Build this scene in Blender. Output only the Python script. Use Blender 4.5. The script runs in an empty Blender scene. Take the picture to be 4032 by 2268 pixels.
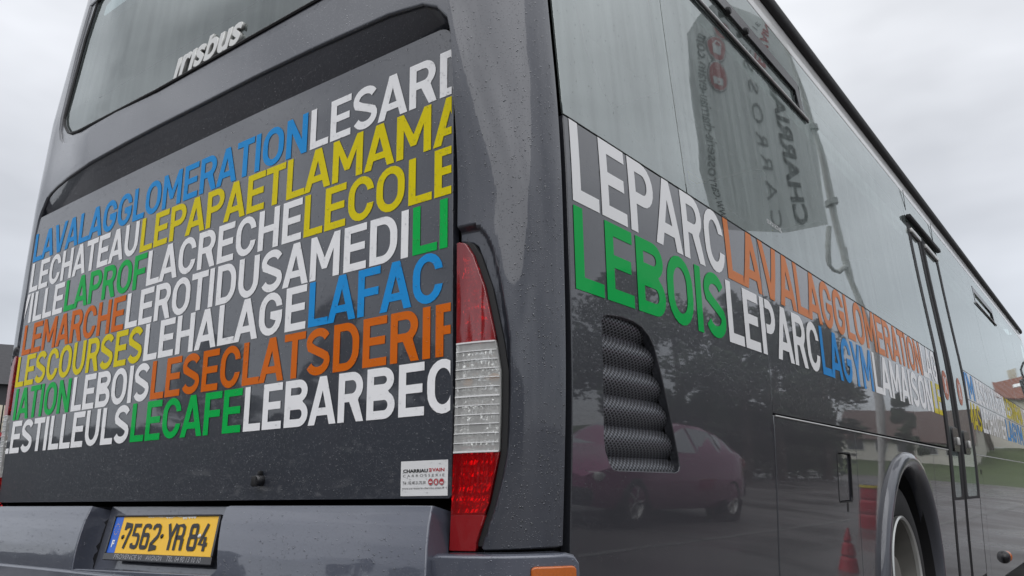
import bpy, bmesh, math, random
import numpy as np
from mathutils import Vector, Matrix
from mathutils.geometry import tessellate_polygon

random.seed(7)
scene = bpy.context.scene
COL = scene.collection

# ------------------------------------------------------------------ camera
cam_data = bpy.data.cameras.new('camera')
cam_data.sensor_width = 36.0
cam_data.lens = 27.997
cam_data.clip_start = 0.05
cam_data.clip_end = 2000.0
cam = bpy.data.objects.new('camera', cam_data)
COL.objects.link(cam)
right = Vector((0.7958900617, 0.6052665713, -0.0145391702))
down = Vector((-0.1610020822, 0.1884366994, -0.9687981936))
fwd = Vector((-0.5836414475, 0.7733976907, 0.2474240746))
R = Matrix((right, -down, -fwd)).transposed()
cam.matrix_world = Matrix.Translation((0.89112, -1.23798, 0.92)) @ R.to_4x4()
scene.camera = cam

# ------------------------------------------------------------------ world
SUN_EL, SUN_AZ = math.radians(52), math.radians(-28)      # sun behind the clouds, behind the camera's right
world = bpy.data.worlds.new('World')
scene.world = world
world.use_nodes = True
wt = world.node_tree
wt.nodes.clear()
def wn(t, **kw):
    n = wt.nodes.new(t)
    for k, v in kw.items():
        setattr(n, k, v)
    return n
wout = wn('ShaderNodeOutputWorld')
bg_sky = wn('ShaderNodeBackground')
bg_cloud = wn('ShaderNodeBackground')
add = wn('ShaderNodeAddShader')
sky = wn('ShaderNodeTexSky')
sky.sky_type = 'NISHITA'
sky.sun_disc = False
sky.sun_elevation = SUN_EL
sky.sun_rotation = math.radians(180 + 28)
bg_sky.inputs['Strength'].default_value = 0.05 * 0.4
wt.links.new(sky.outputs[0], bg_sky.inputs['Color'])
tc = wn('ShaderNodeTexCoord')
sep = wn('ShaderNodeSeparateXYZ')
wt.links.new(tc.outputs['Generated'], sep.inputs[0])
# flat grey cloud deck: brighter overhead (standard overcast sky), soft banks of cloud
grad = wn('ShaderNodeValToRGB')
cr = grad.color_ramp
cr.elements[0].position = 0.0
cr.elements[0].color = (0.585, 0.61, 0.665, 1)
cr.elements[1].position = 1.0
cr.elements[1].color = (1.74, 1.77, 1.84, 1)
e = cr.elements.new(0.30); e.color = (0.795, 0.808, 0.842, 1)
e = cr.elements.new(0.55); e.color = (0.995, 1.007, 1.035, 1)
wt.links.new(sep.outputs['Z'], grad.inputs[0])
mp = wn('ShaderNodeMapping')
mp.inputs['Scale'].default_value = (1.0, 1.0, 2.6)
mp.inputs['Location'].default_value = (3.1, 0.7, 0.4)
wt.links.new(tc.outputs['Generated'], mp.inputs[0])
noi = wn('ShaderNodeTexNoise')
noi.inputs['Scale'].default_value = 2.1
noi.inputs['Detail'].default_value = 4.0
noi.inputs['Roughness'].default_value = 0.5
wt.links.new(mp.outputs[0], noi.inputs['Vector'])
cmap = wn('ShaderNodeMapRange')
cmap.inputs['From Min'].default_value = 0.34
cmap.inputs['From Max'].default_value = 0.64
cmap.inputs['To Min'].default_value = 0.77
cmap.inputs['To Max'].default_value = 1.13
wt.links.new(noi.outputs['Fac'], cmap.inputs['Value'])
mul = wn('ShaderNodeVectorMath', operation='SCALE')
wt.links.new(grad.outputs['Color'], mul.inputs[0])
back = wn('ShaderNodeMapRange')
back.inputs['From Min'].default_value = 0.2; back.inputs['From Max'].default_value = -0.8
back.inputs['To Min'].default_value = 1.0; back.inputs['To Max'].default_value = 3.2
wt.links.new(sep.outputs['Y'], back.inputs['Value'])
pw = wn('ShaderNodeMath', operation='POWER')
wt.links.new(cmap.outputs[0], pw.inputs[0]); wt.links.new(back.outputs[0], pw.inputs[1])
wt.links.new(pw.outputs[0], mul.inputs['Scale'])
wt.links.new(mul.outputs[0], bg_cloud.inputs['Color'])
bg_cloud.inputs['Strength'].default_value = 0.93
wt.links.new(bg_sky.outputs[0], add.inputs[0])
wt.links.new(bg_cloud.outputs[0], add.inputs[1])
wt.links.new(add.outputs[0], wout.inputs[0])

# ------------------------------------------------------------------ sun (soft, through cloud)
sun_data = bpy.data.lights.new('sun', 'SUN')
sun_data.energy = 1.4
sun_data.angle = math.radians(75)
sun_data.color = (1.0, 0.985, 0.97)
sun = bpy.data.objects.new('sun', sun_data)
COL.objects.link(sun)
sdir = Vector((math.sin(math.radians(28)) * math.cos(SUN_EL), -math.cos(math.radians(28)) * math.cos(SUN_EL), math.sin(SUN_EL)))
sun.rotation_euler = sdir.to_track_quat('Z', 'Y').to_euler()

# ------------------------------------------------------------------ exposure
scene.render.engine = 'CYCLES'
vs = scene.view_settings
vs.view_transform = 'Standard'
vs.look = 'None'
vs.exposure = 0.0
vs.gamma = 1.0
vs.use_curve_mapping = False
scene.cycles.max_bounces = 8
scene.cycles.transparent_max_bounces = 16
scene.cycles.caustics_reflective = False
scene.cycles.caustics_refractive = False

# ================================================================== materials
def newmat(name):
    m = bpy.data.materials.new(name)
    m.use_nodes = True
    nt = m.node_tree
    return m, nt, nt.nodes['Principled BSDF']

def link(nt, a, b):
    nt.links.new(a, b)

def drop_bump(nt, bsdf, amount=1.0, streak=0.0, coat=True, scale=1.0, wave=0.0):
    """rain beads as relief: fine beads everywhere, larger ones thinly scattered"""
    tc = nt.nodes.new('ShaderNodeTexCoord')
    last = None
    for sc, thr, rad, dist in ((230.0 * scale, 0.45, 0.26, 0.0012), (95.0 * scale, 0.80, 0.20, 0.0030)):
        v = nt.nodes.new('ShaderNodeTexVoronoi')
        v.inputs['Scale'].default_value = sc
        link(nt, tc.outputs['Object'], v.inputs['Vector'])
        mr = nt.nodes.new('ShaderNodeMapRange')
        mr.interpolation_type = 'SMOOTHSTEP'
        mr.inputs['From Min'].default_value = rad
        mr.inputs['From Max'].default_value = rad * 0.35
        link(nt, v.outputs['Distance'], mr.inputs['Value'])
        sp = nt.nodes.new('ShaderNodeSeparateColor')
        link(nt, v.outputs['Color'], sp.inputs[0])
        gt = nt.nodes.new('ShaderNodeMath'); gt.operation = 'GREATER_THAN'
        gt.inputs[1].default_value = thr
        link(nt, sp.outputs[0], gt.inputs[0])
        mu = nt.nodes.new('ShaderNodeMath'); mu.operation = 'MULTIPLY'
        link(nt, mr.outputs[0], mu.inputs[0]); link(nt, gt.outputs[0], mu.inputs[1])
        b = nt.nodes.new('ShaderNodeBump')
        b.inputs['Strength'].default_value = 0.75 * amount
        b.inputs['Distance'].default_value = dist
        link(nt, mu.outputs[0], b.inputs['Height'])
        if last is not None:
            link(nt, last.outputs[0], b.inputs['Normal'])
        last = b
    if streak:
        mpn = nt.nodes.new('ShaderNodeMapping')
        mpn.inputs['Scale'].default_value = (40, 40, 1.2)
        link(nt, tc.outputs['Object'], mpn.inputs[0])
        n = nt.nodes.new('ShaderNodeTexNoise'); n.inputs['Scale'].default_value = 1.0
        n.inputs['Detail'].default_value = 3
        link(nt, mpn.outputs[0], n.inputs['Vector'])
        b = nt.nodes.new('ShaderNodeBump')
        b.inputs['Strength'].default_value = streak
        b.inputs['Distance'].default_value = 0.002
        link(nt, n.outputs['Fac'], b.inputs['Height'])
        link(nt, last.outputs[0], b.inputs['Normal'])
        last = b
    if wave:                                  # panels are never perfectly flat
        n = nt.nodes.new('ShaderNodeTexNoise'); n.inputs['Scale'].default_value = 2.2; n.inputs['Detail'].default_value = 1.5
        link(nt, tc.outputs['Object'], n.inputs['Vector'])
        b = nt.nodes.new('ShaderNodeBump')
        b.inputs['Distance'].default_value = wave
        link(nt, n.outputs['Fac'], b.inputs['Height']); link(nt, last.outputs[0], b.inputs['Normal'])
        last = b
    link(nt, last.outputs[0], bsdf.inputs['Normal'])
    if coat:
        link(nt, last.outputs[0], bsdf.inputs['Coat Normal'])

def paint(name, col, rough=0.42, metal=0.25, coat=1.0, drops=1.0, dirt=0.12, coat_ior=1.55, coat_rough=0.03, streak=0.0, wave=0.0):
    m, nt, b = newmat(name)
    tc = nt.nodes.new('ShaderNodeTexCoord')
    mpn = nt.nodes.new('ShaderNodeMapping')
    mpn.inputs['Scale'].default_value = (9, 9, 0.9)
    link(nt, tc.outputs['Object'], mpn.inputs[0])
    n = nt.nodes.new('ShaderNodeTexNoise'); n.inputs['Scale'].default_value = 1.0; n.inputs['Detail'].default_value = 6
    link(nt, mpn.outputs[0], n.inputs['Vector'])
    mx = nt.nodes.new('ShaderNodeMix'); mx.data_type = 'RGBA'
    mx.inputs['A'].default_value = (*[c * (1 - dirt) for c in col], 1)
    mx.inputs['B'].default_value = (*[min(1, c * (1 + dirt)) for c in col], 1)
    link(nt, n.outputs['Fac'], mx.inputs['Factor'])
    link(nt, mx.outputs['Result'], b.inputs['Base Color'])
    b.inputs['Roughness'].default_value = rough
    b.inputs['Metallic'].default_value = metal
    b.inputs['Coat Weight'].default_value = coat
    b.inputs['Coat IOR'].default_value = coat_ior
    b.inputs['Coat Roughness'].default_value = coat_rough
    if drops:
        drop_bump(nt, b, drops, streak, wave=wave)
    elif wave:
        n2 = nt.nodes.new('ShaderNodeTexNoise'); n2.inputs['Scale'].default_value = 2.0
        link(nt, tc.outputs['Object'], n2.inputs['Vector'])
        bp = nt.nodes.new('ShaderNodeBump'); bp.inputs['Distance'].default_value = wave
        link(nt, n2.outputs['Fac'], bp.inputs['Height'])
        link(nt, bp.outputs[0], b.inputs['Normal']); link(nt, bp.outputs[0], b.inputs['Coat Normal'])
    return m

def plain(name, col, rough=0.6, metal=0.0, noise=0.0, nscale=20.0, bump=0.0, coat=0.0, spec=0.5):
    m, nt, b = newmat(name)
    b.inputs['Base Color'].default_value = (*col, 1)
    b.inputs['Roughness'].default_value = rough
    b.inputs['Metallic'].default_value = metal
    b.inputs['Coat Weight'].default_value = coat
    b.inputs['Specular IOR Level'].default_value = spec
    if noise or bump:
        tc = nt.nodes.new('ShaderNodeTexCoord')
        n = nt.nodes.new('ShaderNodeTexNoise'); n.inputs['Scale'].default_value = nscale; n.inputs['Detail'].default_value = 6
        link(nt, tc.outputs['Object'], n.inputs['Vector'])
        if noise:
            mx = nt.nodes.new('ShaderNodeMix'); mx.data_type = 'RGBA'
            mx.inputs['A'].default_value = (*[c * (1 - noise) for c in col], 1)
            mx.inputs['B'].default_value = (*[min(1, c * (1 + noise)) for c in col], 1)
            link(nt, n.outputs['Fac'], mx.inputs['Factor'])
            link(nt, mx.outputs['Result'], b.inputs['Base Color'])
        if bump:
            bp = nt.nodes.new('ShaderNodeBump'); bp.inputs['Distance'].default_value = bump
            link(nt, n.outputs['Fac'], bp.inputs['Height'])
            link(nt, bp.outputs[0], b.inputs['Normal'])
    return m

def tinted_glass(name, tint, ior=2.8, drops=0.10, streak=0.010, film=0.20, film_col=(0.52, 0.60, 0.585)):
    """dark tinted pane: mirror reflection by Fresnel, tinted view through, a thin film of rain mist, paled to paint in missing brightness"""
    m = bpy.data.materials.new(name); m.use_nodes = True
    nt = m.node_tree; nt.nodes.clear()
    out = nt.nodes.new('ShaderNodeOutputMaterial')
    tr = nt.nodes.new('ShaderNodeBsdfTransparent'); tr.inputs['Color'].default_value = (*tint, 1)
    df = nt.nodes.new('ShaderNodeBsdfDiffuse'); df.inputs['Color'].default_value = (*film_col, 1)  # diffuse film also stands in for cabin and sky brightness
    gl = nt.nodes.new('ShaderNodeBsdfGlossy'); gl.inputs['Roughness'].default_value = 0.015
    gl.inputs['Color'].default_value = (0.93, 0.98, 0.97, 1)
    fr = nt.nodes.new('ShaderNodeFresnel'); fr.inputs['IOR'].default_value = ior
    tc = nt.nodes.new('ShaderNodeTexCoord')
    mpn = nt.nodes.new('ShaderNodeMapping'); mpn.inputs['Scale'].default_value = (26, 26, 0.7)
    link(nt, tc.outputs['Object'], mpn.inputs[0])
    n = nt.nodes.new('ShaderNodeTexNoise'); n.inputs['Scale'].default_value = 1.0; n.inputs['Detail'].default_value = 5
    link(nt, mpn.outputs[0], n.inputs['Vector'])
    mr = nt.nodes.new('ShaderNodeMapRange')
    mr.inputs['From Min'].default_value = 0.35; mr.inputs['From Max'].default_value = 0.7
    mr.inputs['To Min'].default_value = film * 0.7; mr.inputs['To Max'].default_value = film * 1.5
    link(nt, n.outputs['Fac'], mr.inputs['Value'])
    dummy = nt.nodes.new('ShaderNodeBsdfPrincipled')
    drop_bump(nt, dummy, drops, streak, coat=False)
    nl = dummy.inputs['Normal'].links[0].from_socket
    nt.nodes.remove(dummy)
    link(nt, nl, gl.inputs['Normal'])
    m1 = nt.nodes.new('ShaderNodeMixShader')
    link(nt, mr.outputs[0], m1.inputs[0]); link(nt, tr.outputs[0], m1.inputs[1]); link(nt, df.outputs[0], m1.inputs[2])
    m2 = nt.nodes.new('ShaderNodeMixShader')
    link(nt, fr.outputs[0], m2.inputs[0]); link(nt, m1.outputs[0], m2.inputs[1]); link(nt, gl.outputs[0], m2.inputs[2])
    link(nt, m2.outputs[0], out.inputs[0])
    return m

GREY = (0.030, 0.034, 0.045)
M_PAINT = paint('dark grey metallic paint', (0.040, 0.044, 0.058), drops=0.9, streak=.14, wave=.007)
M_DOOR = paint('engine door paint', (0.033, 0.037, 0.049), drops=1.0, wave=.005)
M_PAINT_SIDE = paint('dark grey panel paint', (0.028, 0.030, 0.037), drops=0.22, coat_rough=0.022, wave=.0010)
M_PAINT_LIGHT = paint('dark grey paint dull', (0.078, 0.086, 0.114), drops=0.7, rough=0.40, wave=.008)  # base paled and blued to stand in for reflected sky
M_BLACK = plain('black rubber', (0.008, 0.008, 0.009), 0.65)
M_BLACKGLOSS = plain('black gloss trim', (0.010, 0.010, 0.012), 0.25)
M_DARKGAP = plain('dark gap', (0.004, 0.004, 0.004), 0.9, spec=0.1)
M_FRIT = plain('black glass border', (0.012, 0.012, 0.013), 0.5)
M_GLASS = tinted_glass('tinted window glass', (0.70, 0.86, 0.81))
M_GLASS_DOOR = tinted_glass('tinted door glass', (0.52, 0.64, 0.62))
M_GLASS_REAR = tinted_glass('tinted rear glass', (0.62, 0.80, 0.78), film=0.12, streak=.03, ior=1.9)
M_CHROME = plain('satin silver plastic', (0.62, 0.62, 0.60), 0.35, 0.35)
M_COVE = plain('grey roof cove', (0.62, 0.62, 0.61), 0.35, 0.0, noise=0.2, nscale=6, coat=0.6)
M_CEIL = plain('cabin ceiling', (0.88, 0.92, 0.90), 0.8)
M_CABIN = plain('cabin trim', (0.10, 0.11, 0.12), 0.8)
def decal(name, col, drops=0.6):
    m = paint(name, col, rough=0.6, metal=0.0, coat=0.16, drops=drops, dirt=0.03, coat_ior=1.35)
    m.node_tree.nodes['Principled BSDF'].inputs['Specular IOR Level'].default_value = 0.1
    return m
M_WHITE = decal('white lettering film', (0.86, 0.86, 0.87))
M_BLUE = decal('blue lettering film', (0.012, 0.27, 0.66))
M_YELLOW = decal('yellow lettering film', (0.70, 0.58, 0.0))
M_GREEN = decal('green lettering film', (0.0, 0.42, 0.07))
M_ORANGE = decal('orange lettering film', (0.62, 0.13, 0.004))
M_SWHITE = decal('white side film', (0.80, 0.80, 0.80), 0.12)
M_SBLUE = decal('blue side film', (0.03, 0.25, 0.60), 0.12)
M_SYELLOW = decal('yellow side film', (0.60, 0.50, 0.03), 0.12)
M_SGREEN = decal('green side film', (0.0, 0.38, 0.07), 0.12)
M_SORANGE = decal('orange side film', (0.60, 0.20, 0.07), 0.12)
FILM = dict(w=M_WHITE, b=M_BLUE, y=M_YELLOW, g=M_GREEN, o=M_ORANGE)
SFILM = dict(w=M_SWHITE, b=M_SBLUE, y=M_SYELLOW, g=M_SGREEN, o=M_SORANGE)
CNAME = dict(w='white', b='blue', y='yellow', g='green', o='orange')
M_INK = plain('black ink', (0.012, 0.012, 0.013), 0.5)
M_GREYINK = plain('grey ink', (0.12, 0.12, 0.12), 0.5)
M_REDINK = plain('red ink', (0.42, 0.02, 0.03), 0.5)
M_STICKER = plain('white sticker vinyl', (0.72, 0.72, 0.72), 0.45)
M_PLATE = plain('yellow reflective plate', (0.80, 0.46, 0.012), 0.4, noise=0.05, nscale=60)
M_PLATEBLUE = plain('blue plate band', (0.01, 0.10, 0.50), 0.4)
M_FLAKE = plain('bare plate metal', (0.70, 0.68, 0.62), 0.5)
M_TYRE = plain('tyre rubber', (0.018, 0.018, 0.019), 0.8, bump=0.001, nscale=80)
M_RIM = plain('dusty steel rim', (0.17, 0.165, 0.15), 0.5, 0.3, noise=0.35, nscale=9)
M_RIMEDGE = plain('steel rim edge', (0.55, 0.55, 0.53), 0.3, 0.8)
M_SILVER = plain('lamp reflector', (0.80, 0.80, 0.79), 0.14, 1.0)
M_AMBER = plain('amber lens', (0.46, 0.105, 0.006), 0.2, coat=0.8, noise=.25, nscale=260)
M_AMBERBULB = plain('amber bulb', (0.75, 0.30, 0.02), 0.15, coat=1.0)

# ================================================================== object helpers
def finish(o, parent=None, label=None, cat=None, kind=None, group=None):
    COL.objects.link(o)
    if parent is not None:
        o.parent = parent
    if label: o['label'] = label
    if cat: o['category'] = cat
    if kind: o['kind'] = kind
    if group: o['group'] = group
    return o

def empty(name, loc=(0, 0, 0), label=None, cat=None, group=None, rotz=0.0):
    o = bpy.data.objects.new(name, None)
    o.empty_display_size = 0.2
    o.location = loc
    o.rotation_euler = (0, 0, rotz)
    return finish(o, None, label, cat, None, group)

def mesh_obj(name, verts, faces, mat, parent=None, smooth=None, normals=None, **kw):
    me = bpy.data.meshes.new(name)
    me.from_pydata([tuple(v) for v in verts], [], faces)
    me.update()
    if mat is not None:
        for mm in (mat if isinstance(mat, (list, tuple)) else [mat]):
            me.materials.append(mm)
    if smooth is not None:
        me.polygons.foreach_set('use_smooth', [True] * len(me.polygons))
        if smooth < 3.2:
            me.set_sharp_from_angle(angle=smooth)
    if normals is not None:
        me.polygons.foreach_set('use_smooth', [True] * len(me.polygons))
        me.normals_split_custom_set_from_vertices([tuple(n) for n in normals])
    return finish(bpy.data.objects.new(name, me), parent, **kw)

def bm_obj(name, bm, mat, parent=None, smooth=None, **kw):
    me = bpy.data.meshes.new(name)
    bm.normal_update()
    bm.to_mesh(me); bm.free()
    for mm in (mat if isinstance(mat, (list, tuple)) else [mat]):
        me.materials.append(mm)
    if smooth is not None:
        me.polygons.foreach_set('use_smooth', [True] * len(me.polygons))
        me.set_sharp_from_angle(angle=smooth)
    return finish(bpy.data.objects.new(name, me), parent, **kw)

def box_bm(bm, c, s, rot=None, bevel=0.0):
    r = bmesh.ops.create_cube(bm, size=1.0)
    mat = Matrix.Translation(c) @ (rot.to_4x4() if rot is not None else Matrix.Identity(4)) @ Matrix.Diagonal((*s, 1))
    bmesh.ops.transform(bm, matrix=mat, verts=r['verts'])
    if bevel:
        es = list({e for v in r['verts'] for e in v.link_edges})
        bmesh.ops.bevel(bm, geom=es, offset=bevel, segments=2, affect='EDGES', profile=0.5)

def box(name, c, s, mat, parent=None, bevel=0.0, rot=None, **kw):
    bm = bmesh.new()
    box_bm(bm, c, s, rot, bevel)
    return bm_obj(name, bm, mat, parent, 0.6 if bevel else None, **kw)

def tube(name, pts, r, mat, parent=None, n=10, **kw):
    """round bar along points; r number or list"""
    pts = [Vector(p) for p in pts]
    rs = r if isinstance(r, (list, tuple)) else [r] * len(pts)
    V, F = [], []
    up = None
    for i, p in enumerate(pts):
        d = (pts[min(i + 1, len(pts) - 1)] - pts[max(i - 1, 0)]).normalized()
        if up is None:
            up = Vector((0, 0, 1)) if abs(d.z) < 0.9 else Vector((1, 0, 0))
        a = d.cross(up).normalized(); b = a.cross(d).normalized(); up = b
        for k in range(n):
            t = 2 * math.pi * k / n
            V.append(p + (a * math.cos(t) + b * math.sin(t)) * rs[i])
        if i:
            o = (i - 1) * n
            for k in range(n):
                F.append((o + k, o + (k + 1) % n, o + n + (k + 1) % n, o + n + k))
    F.append(tuple(range(n - 1, -1, -1)))
    F.append(tuple(len(V) - n + k for k in range(n)))
    return mesh_obj(name, V, F, mat, parent, smooth=0.9, **kw)

def lathe(name, prof, origin, axis, mat, parent=None, n=64, a0=0.0, a1=2 * math.pi, smooth=0.7, **kw):
    """prof: list of (radius, height along axis)"""
    axis = Vector(axis).normalized()
    u = axis.orthogonal().normalized()
    if abs(axis.x) > 0.9:
        u = Vector((0, 1, 0))
    w = axis.cross(u)
    full = abs(a1 - a0) > 6.28
    m = n if full else n + 1
    V = []
    for k in range(m):
        t = a0 + (a1 - a0) * k / n
        for (r, h) in prof:
            V.append(Vector(origin) + axis * h + (u * math.cos(t) + w * math.sin(t)) * r)
    F = []
    P = len(prof)
    for k in range(n):
        k2 = (k + 1) % m
        for j in range(P - 1):
            F.append((k * P + j, k2 * P + j, k2 * P + j + 1, k * P + j + 1))
    return mesh_obj(name, V, F, mat, parent, smooth=smooth, **kw)

def smooth01(t):
    t = max(0.0, min(1.0, t))
    return t * t * (3 - 2 * t)

# ------------------------------------------------------------------ sheets: pieces of bodywork with thickness and rounded rims
def sheet(name, outer, holes, fmap, mat, parent=None, thick=0.012, acuts=(), bcuts=(), rnd=0.002, clip_a=None, **kw):
    loops = [outer] + list(holes or [])
    pts = [p for l in loops for p in l]
    tris = tessellate_polygon([[Vector((p[0], p[1], 0)) for p in l] for l in loops])
    bm = bmesh.new()
    vs_ = [bm.verts.new((p[0], p[1], 0)) for p in pts]
    for t in tris:
        if len(set(t)) == 3:
            a, b, c = [Vector(pts[i]) for i in t]
            ar = (b - a).cross(c - a)
            ar = ar if isinstance(ar, float) else ar.z
            if abs(ar) < 1e-12:
                continue
            try:
                bm.faces.new([vs_[i] for i in (t if ar > 0 else t[::-1])])
            except ValueError:
                pass
    amin = min(p[0] for p in pts); amax = max(p[0] for p in pts)
    bmin = min(p[1] for p in pts); bmax = max(p[1] for p in pts)
    for a in acuts:
        if amin + 1e-4 < a < amax - 1e-4:
            bmesh.ops.bisect_plane(bm, geom=bm.verts[:] + bm.edges[:] + bm.faces[:], dist=1e-6, plane_co=(a, 0, 0), plane_no=(1, 0, 0))
    for b in bcuts:
        if bmin + 1e-4 < b < bmax - 1e-4:
            bmesh.ops.bisect_plane(bm, geom=bm.verts[:] + bm.edges[:] + bm.faces[:], dist=1e-6, plane_co=(0, b, 0), plane_no=(0, 1, 0))
    if clip_a:
        for a, sgn in clip_a:
            bmesh.ops.bisect_plane(bm, geom=bm.verts[:] + bm.edges[:] + bm.faces[:], dist=1e-6, plane_co=(a, 0, 0), plane_no=(sgn, 0, 0), clear_outer=True)
    bm.verts.ensure_lookup_table(); bm.verts.index_update()
    if not bm.faces:
        bm.free(); return None
    V, N, F = [], [], []
    e_ = 1e-4
    for v in bm.verts:
        a, b = v.co.x, v.co.y
        p = Vector(fmap(a, b))
        da = Vector(fmap(a + e_, b)) - Vector(fmap(a - e_, b))
        db = Vector(fmap(a, b + e_)) - Vector(fmap(a, b - e_))
        V.append(p); N.append(da.cross(db).normalized())
    for f in bm.faces:
        F.append(tuple(v.index for v in f.verts))
    if thick:
        tang = {}
        bedges = []
        for e in bm.edges:
            if len(e.link_faces) == 1:
                f = e.link_faces[0]
                i, j = e.verts[0].index, e.verts[1].index
                # keep the winding of the face
                idx = [v.index for v in f.verts]
                k = idx.index(i)
                if idx[(k + 1) % len(idx)] != j:
                    i, j = j, i
                ed = (V[j] - V[i])
                if ed.length < 1e-7:
                    continue
                t = ed.normalized().cross(N[i]).normalized()
                for q in (i, j):
                    tang.setdefault(q, []).append(t)
                bedges.append((i, j))
        m1, m2 = {}, {}
        for q, ts in tang.items():
            t = Vector((0, 0, 0))
            for x in ts: t += x
            t = t.normalized() if t.length > 1e-5 else ts[0]
            p1 = V[q] - N[q] * rnd + t * rnd * 0.8
            m1[q] = len(V); V.append(p1); N.append(t)
            m2[q] = len(V); V.append(p1 - N[q] * thick); N.append(t)
        for i, j in bedges:
            F.append((i, m1[i], m1[j], j))
            F.append((m1[i], m2[i], m2[j], m1[j]))
    bm.free()
    return mesh_obj(name, V, F, mat, parent, normals=N, **kw)

def frange(a, b, s):
    n = max(1, int(round((b - a) / s)))
    return [a + (b - a) * i / n for i in range(n + 1)]

def rrect(x0, y0, x1, y1, r, n=5):
    P = []
    for cx_, cy_, a in ((x1 - r, y0 + r, -90), (x1 - r, y1 - r, 0), (x0 + r, y1 - r, 90), (x0 + r, y0 + r, 180)):
        for k in range(n + 1):
            t = math.radians(a + 90 * k / n)
            P.append((cx_ + r * math.cos(t), cy_ + r * math.sin(t)))
    return P

# ------------------------------------------------------------------ shape of the bus body
WB = 2.565                                   # body width
PZ = [-1, 0, .3, .6, .85, 1.05, 1.2, 1.7, 1.95, 2.3, 2.65, 2.9, 3.1]
PX = [-.1, -.07, -.048, -.034, -.018, -.006, 0, 0, -.018, -.042, -.06, -.075, -.09]
_zt = np.arange(0.0, 3.3, 0.01)
_raw = np.interp(_zt, PZ, PX)
_k = np.ones(31) / 31
_sm = np.convolve(np.pad(_raw, 15, mode='edge'), _k, 'valid')
def xp(z):                                   # how far the side leans in at height z
    return float(np.interp(z, _zt, _sm))

EA, EB = .21, .14                            # rear corner radii in plan
_ph = np.linspace(math.pi / 2, 0, 200)
_ex = -EA + EA * np.cos(_ph); _ey = EB - EB * np.sin(_ph)
_L = np.concatenate([[0], np.cumsum(np.hypot(np.diff(_ex), np.diff(_ey)))]) - EA
SEND = float(_L[-1])                         # path length where the side begins
def plan(s):
    """path round the back of the bus: x along the middle, then round the corners"""
    if s < -WB / 2:
        x, y, nx, ny = plan(-WB - s)
        return -WB - x, y, -nx, ny
    if s <= -EA:
        return s, 0.0, 0.0, -1.0
    if s >= SEND:
        return 0.0, EB + (s - SEND), 1.0, 0.0
    x = float(np.interp(s, _L, _ex)); y = float(np.interp(s, _L, _ey))
    ph = float(np.interp(s, _L, _ph))
    nx, ny = math.cos(ph) / EA, -math.sin(ph) / EB
    l = math.hypot(nx, ny)
    return x, y, nx / l, ny / l
def yoff(z, x=-1.2):
    k = smooth01((.03 - x) / .20)             # none of it at the side joint
    a = smooth01((x + 2.2) / 1.7)
    y = -.005 - .040 * smooth01((x + 2.42) / .50) * smooth01((z - (1.80 - .33 * a)) / (.18 + .40 * a)) * k
    return y + (.035 * max(0.0, z - 2.05) + .06 * max(0.0, z - 2.4)) * k
def sx(x, z):                                # measured x at height z -> path coordinate
    t = xp(z)
    return (x - t) / (1 + t / (WB / 2))
CRZ = [.80, .8256, .8808, .9486, 1.0092, 1.12, 1.2117, 1.257, 1.3504, 1.4124, 1.4468, 1.4687, 1.4759]
CRS = [-.115, -.1074, -.0883, -.0713, -.0619, -.0600, -.0627, -.0684, -.0824, -.0966, -.112, -.1293, -.1501]
def sink(s, z):
    if s < -WB / 2: s = -WB - s
    if s < -.19 or s > -.05 or z > 1.48: return 0.0
    d1 = float(np.interp(z, CRZ, CRS)) - s
    d2 = 1.4762 - z
    d = min(d1, d2 * 0.9)
    return .016 * smooth01(d / .012)
def rear_map(off=0.0, sinkf=False, lip=True):
    def f(s, z):
        x, y, nx, ny = plan(s)
        x += xp(z) * (x + WB / 2) / (WB / 2)
        y += yoff(z, s) if lip else -.005
        o = off - (sink(s, z) if sinkf else 0)
        return (x + nx * o, y + ny * o, z)
    return f
def side_map(off=0.0):
    return lambda y, z: (xp(z) + off, y, z)
def door_map(off=0.0):
    return lambda x, z: (x, -.006 * (1 - ((x + 1.28) / 1.28) ** 2) - off, z)
ZC = frange(0.0, 3.2, 0.05)

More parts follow.
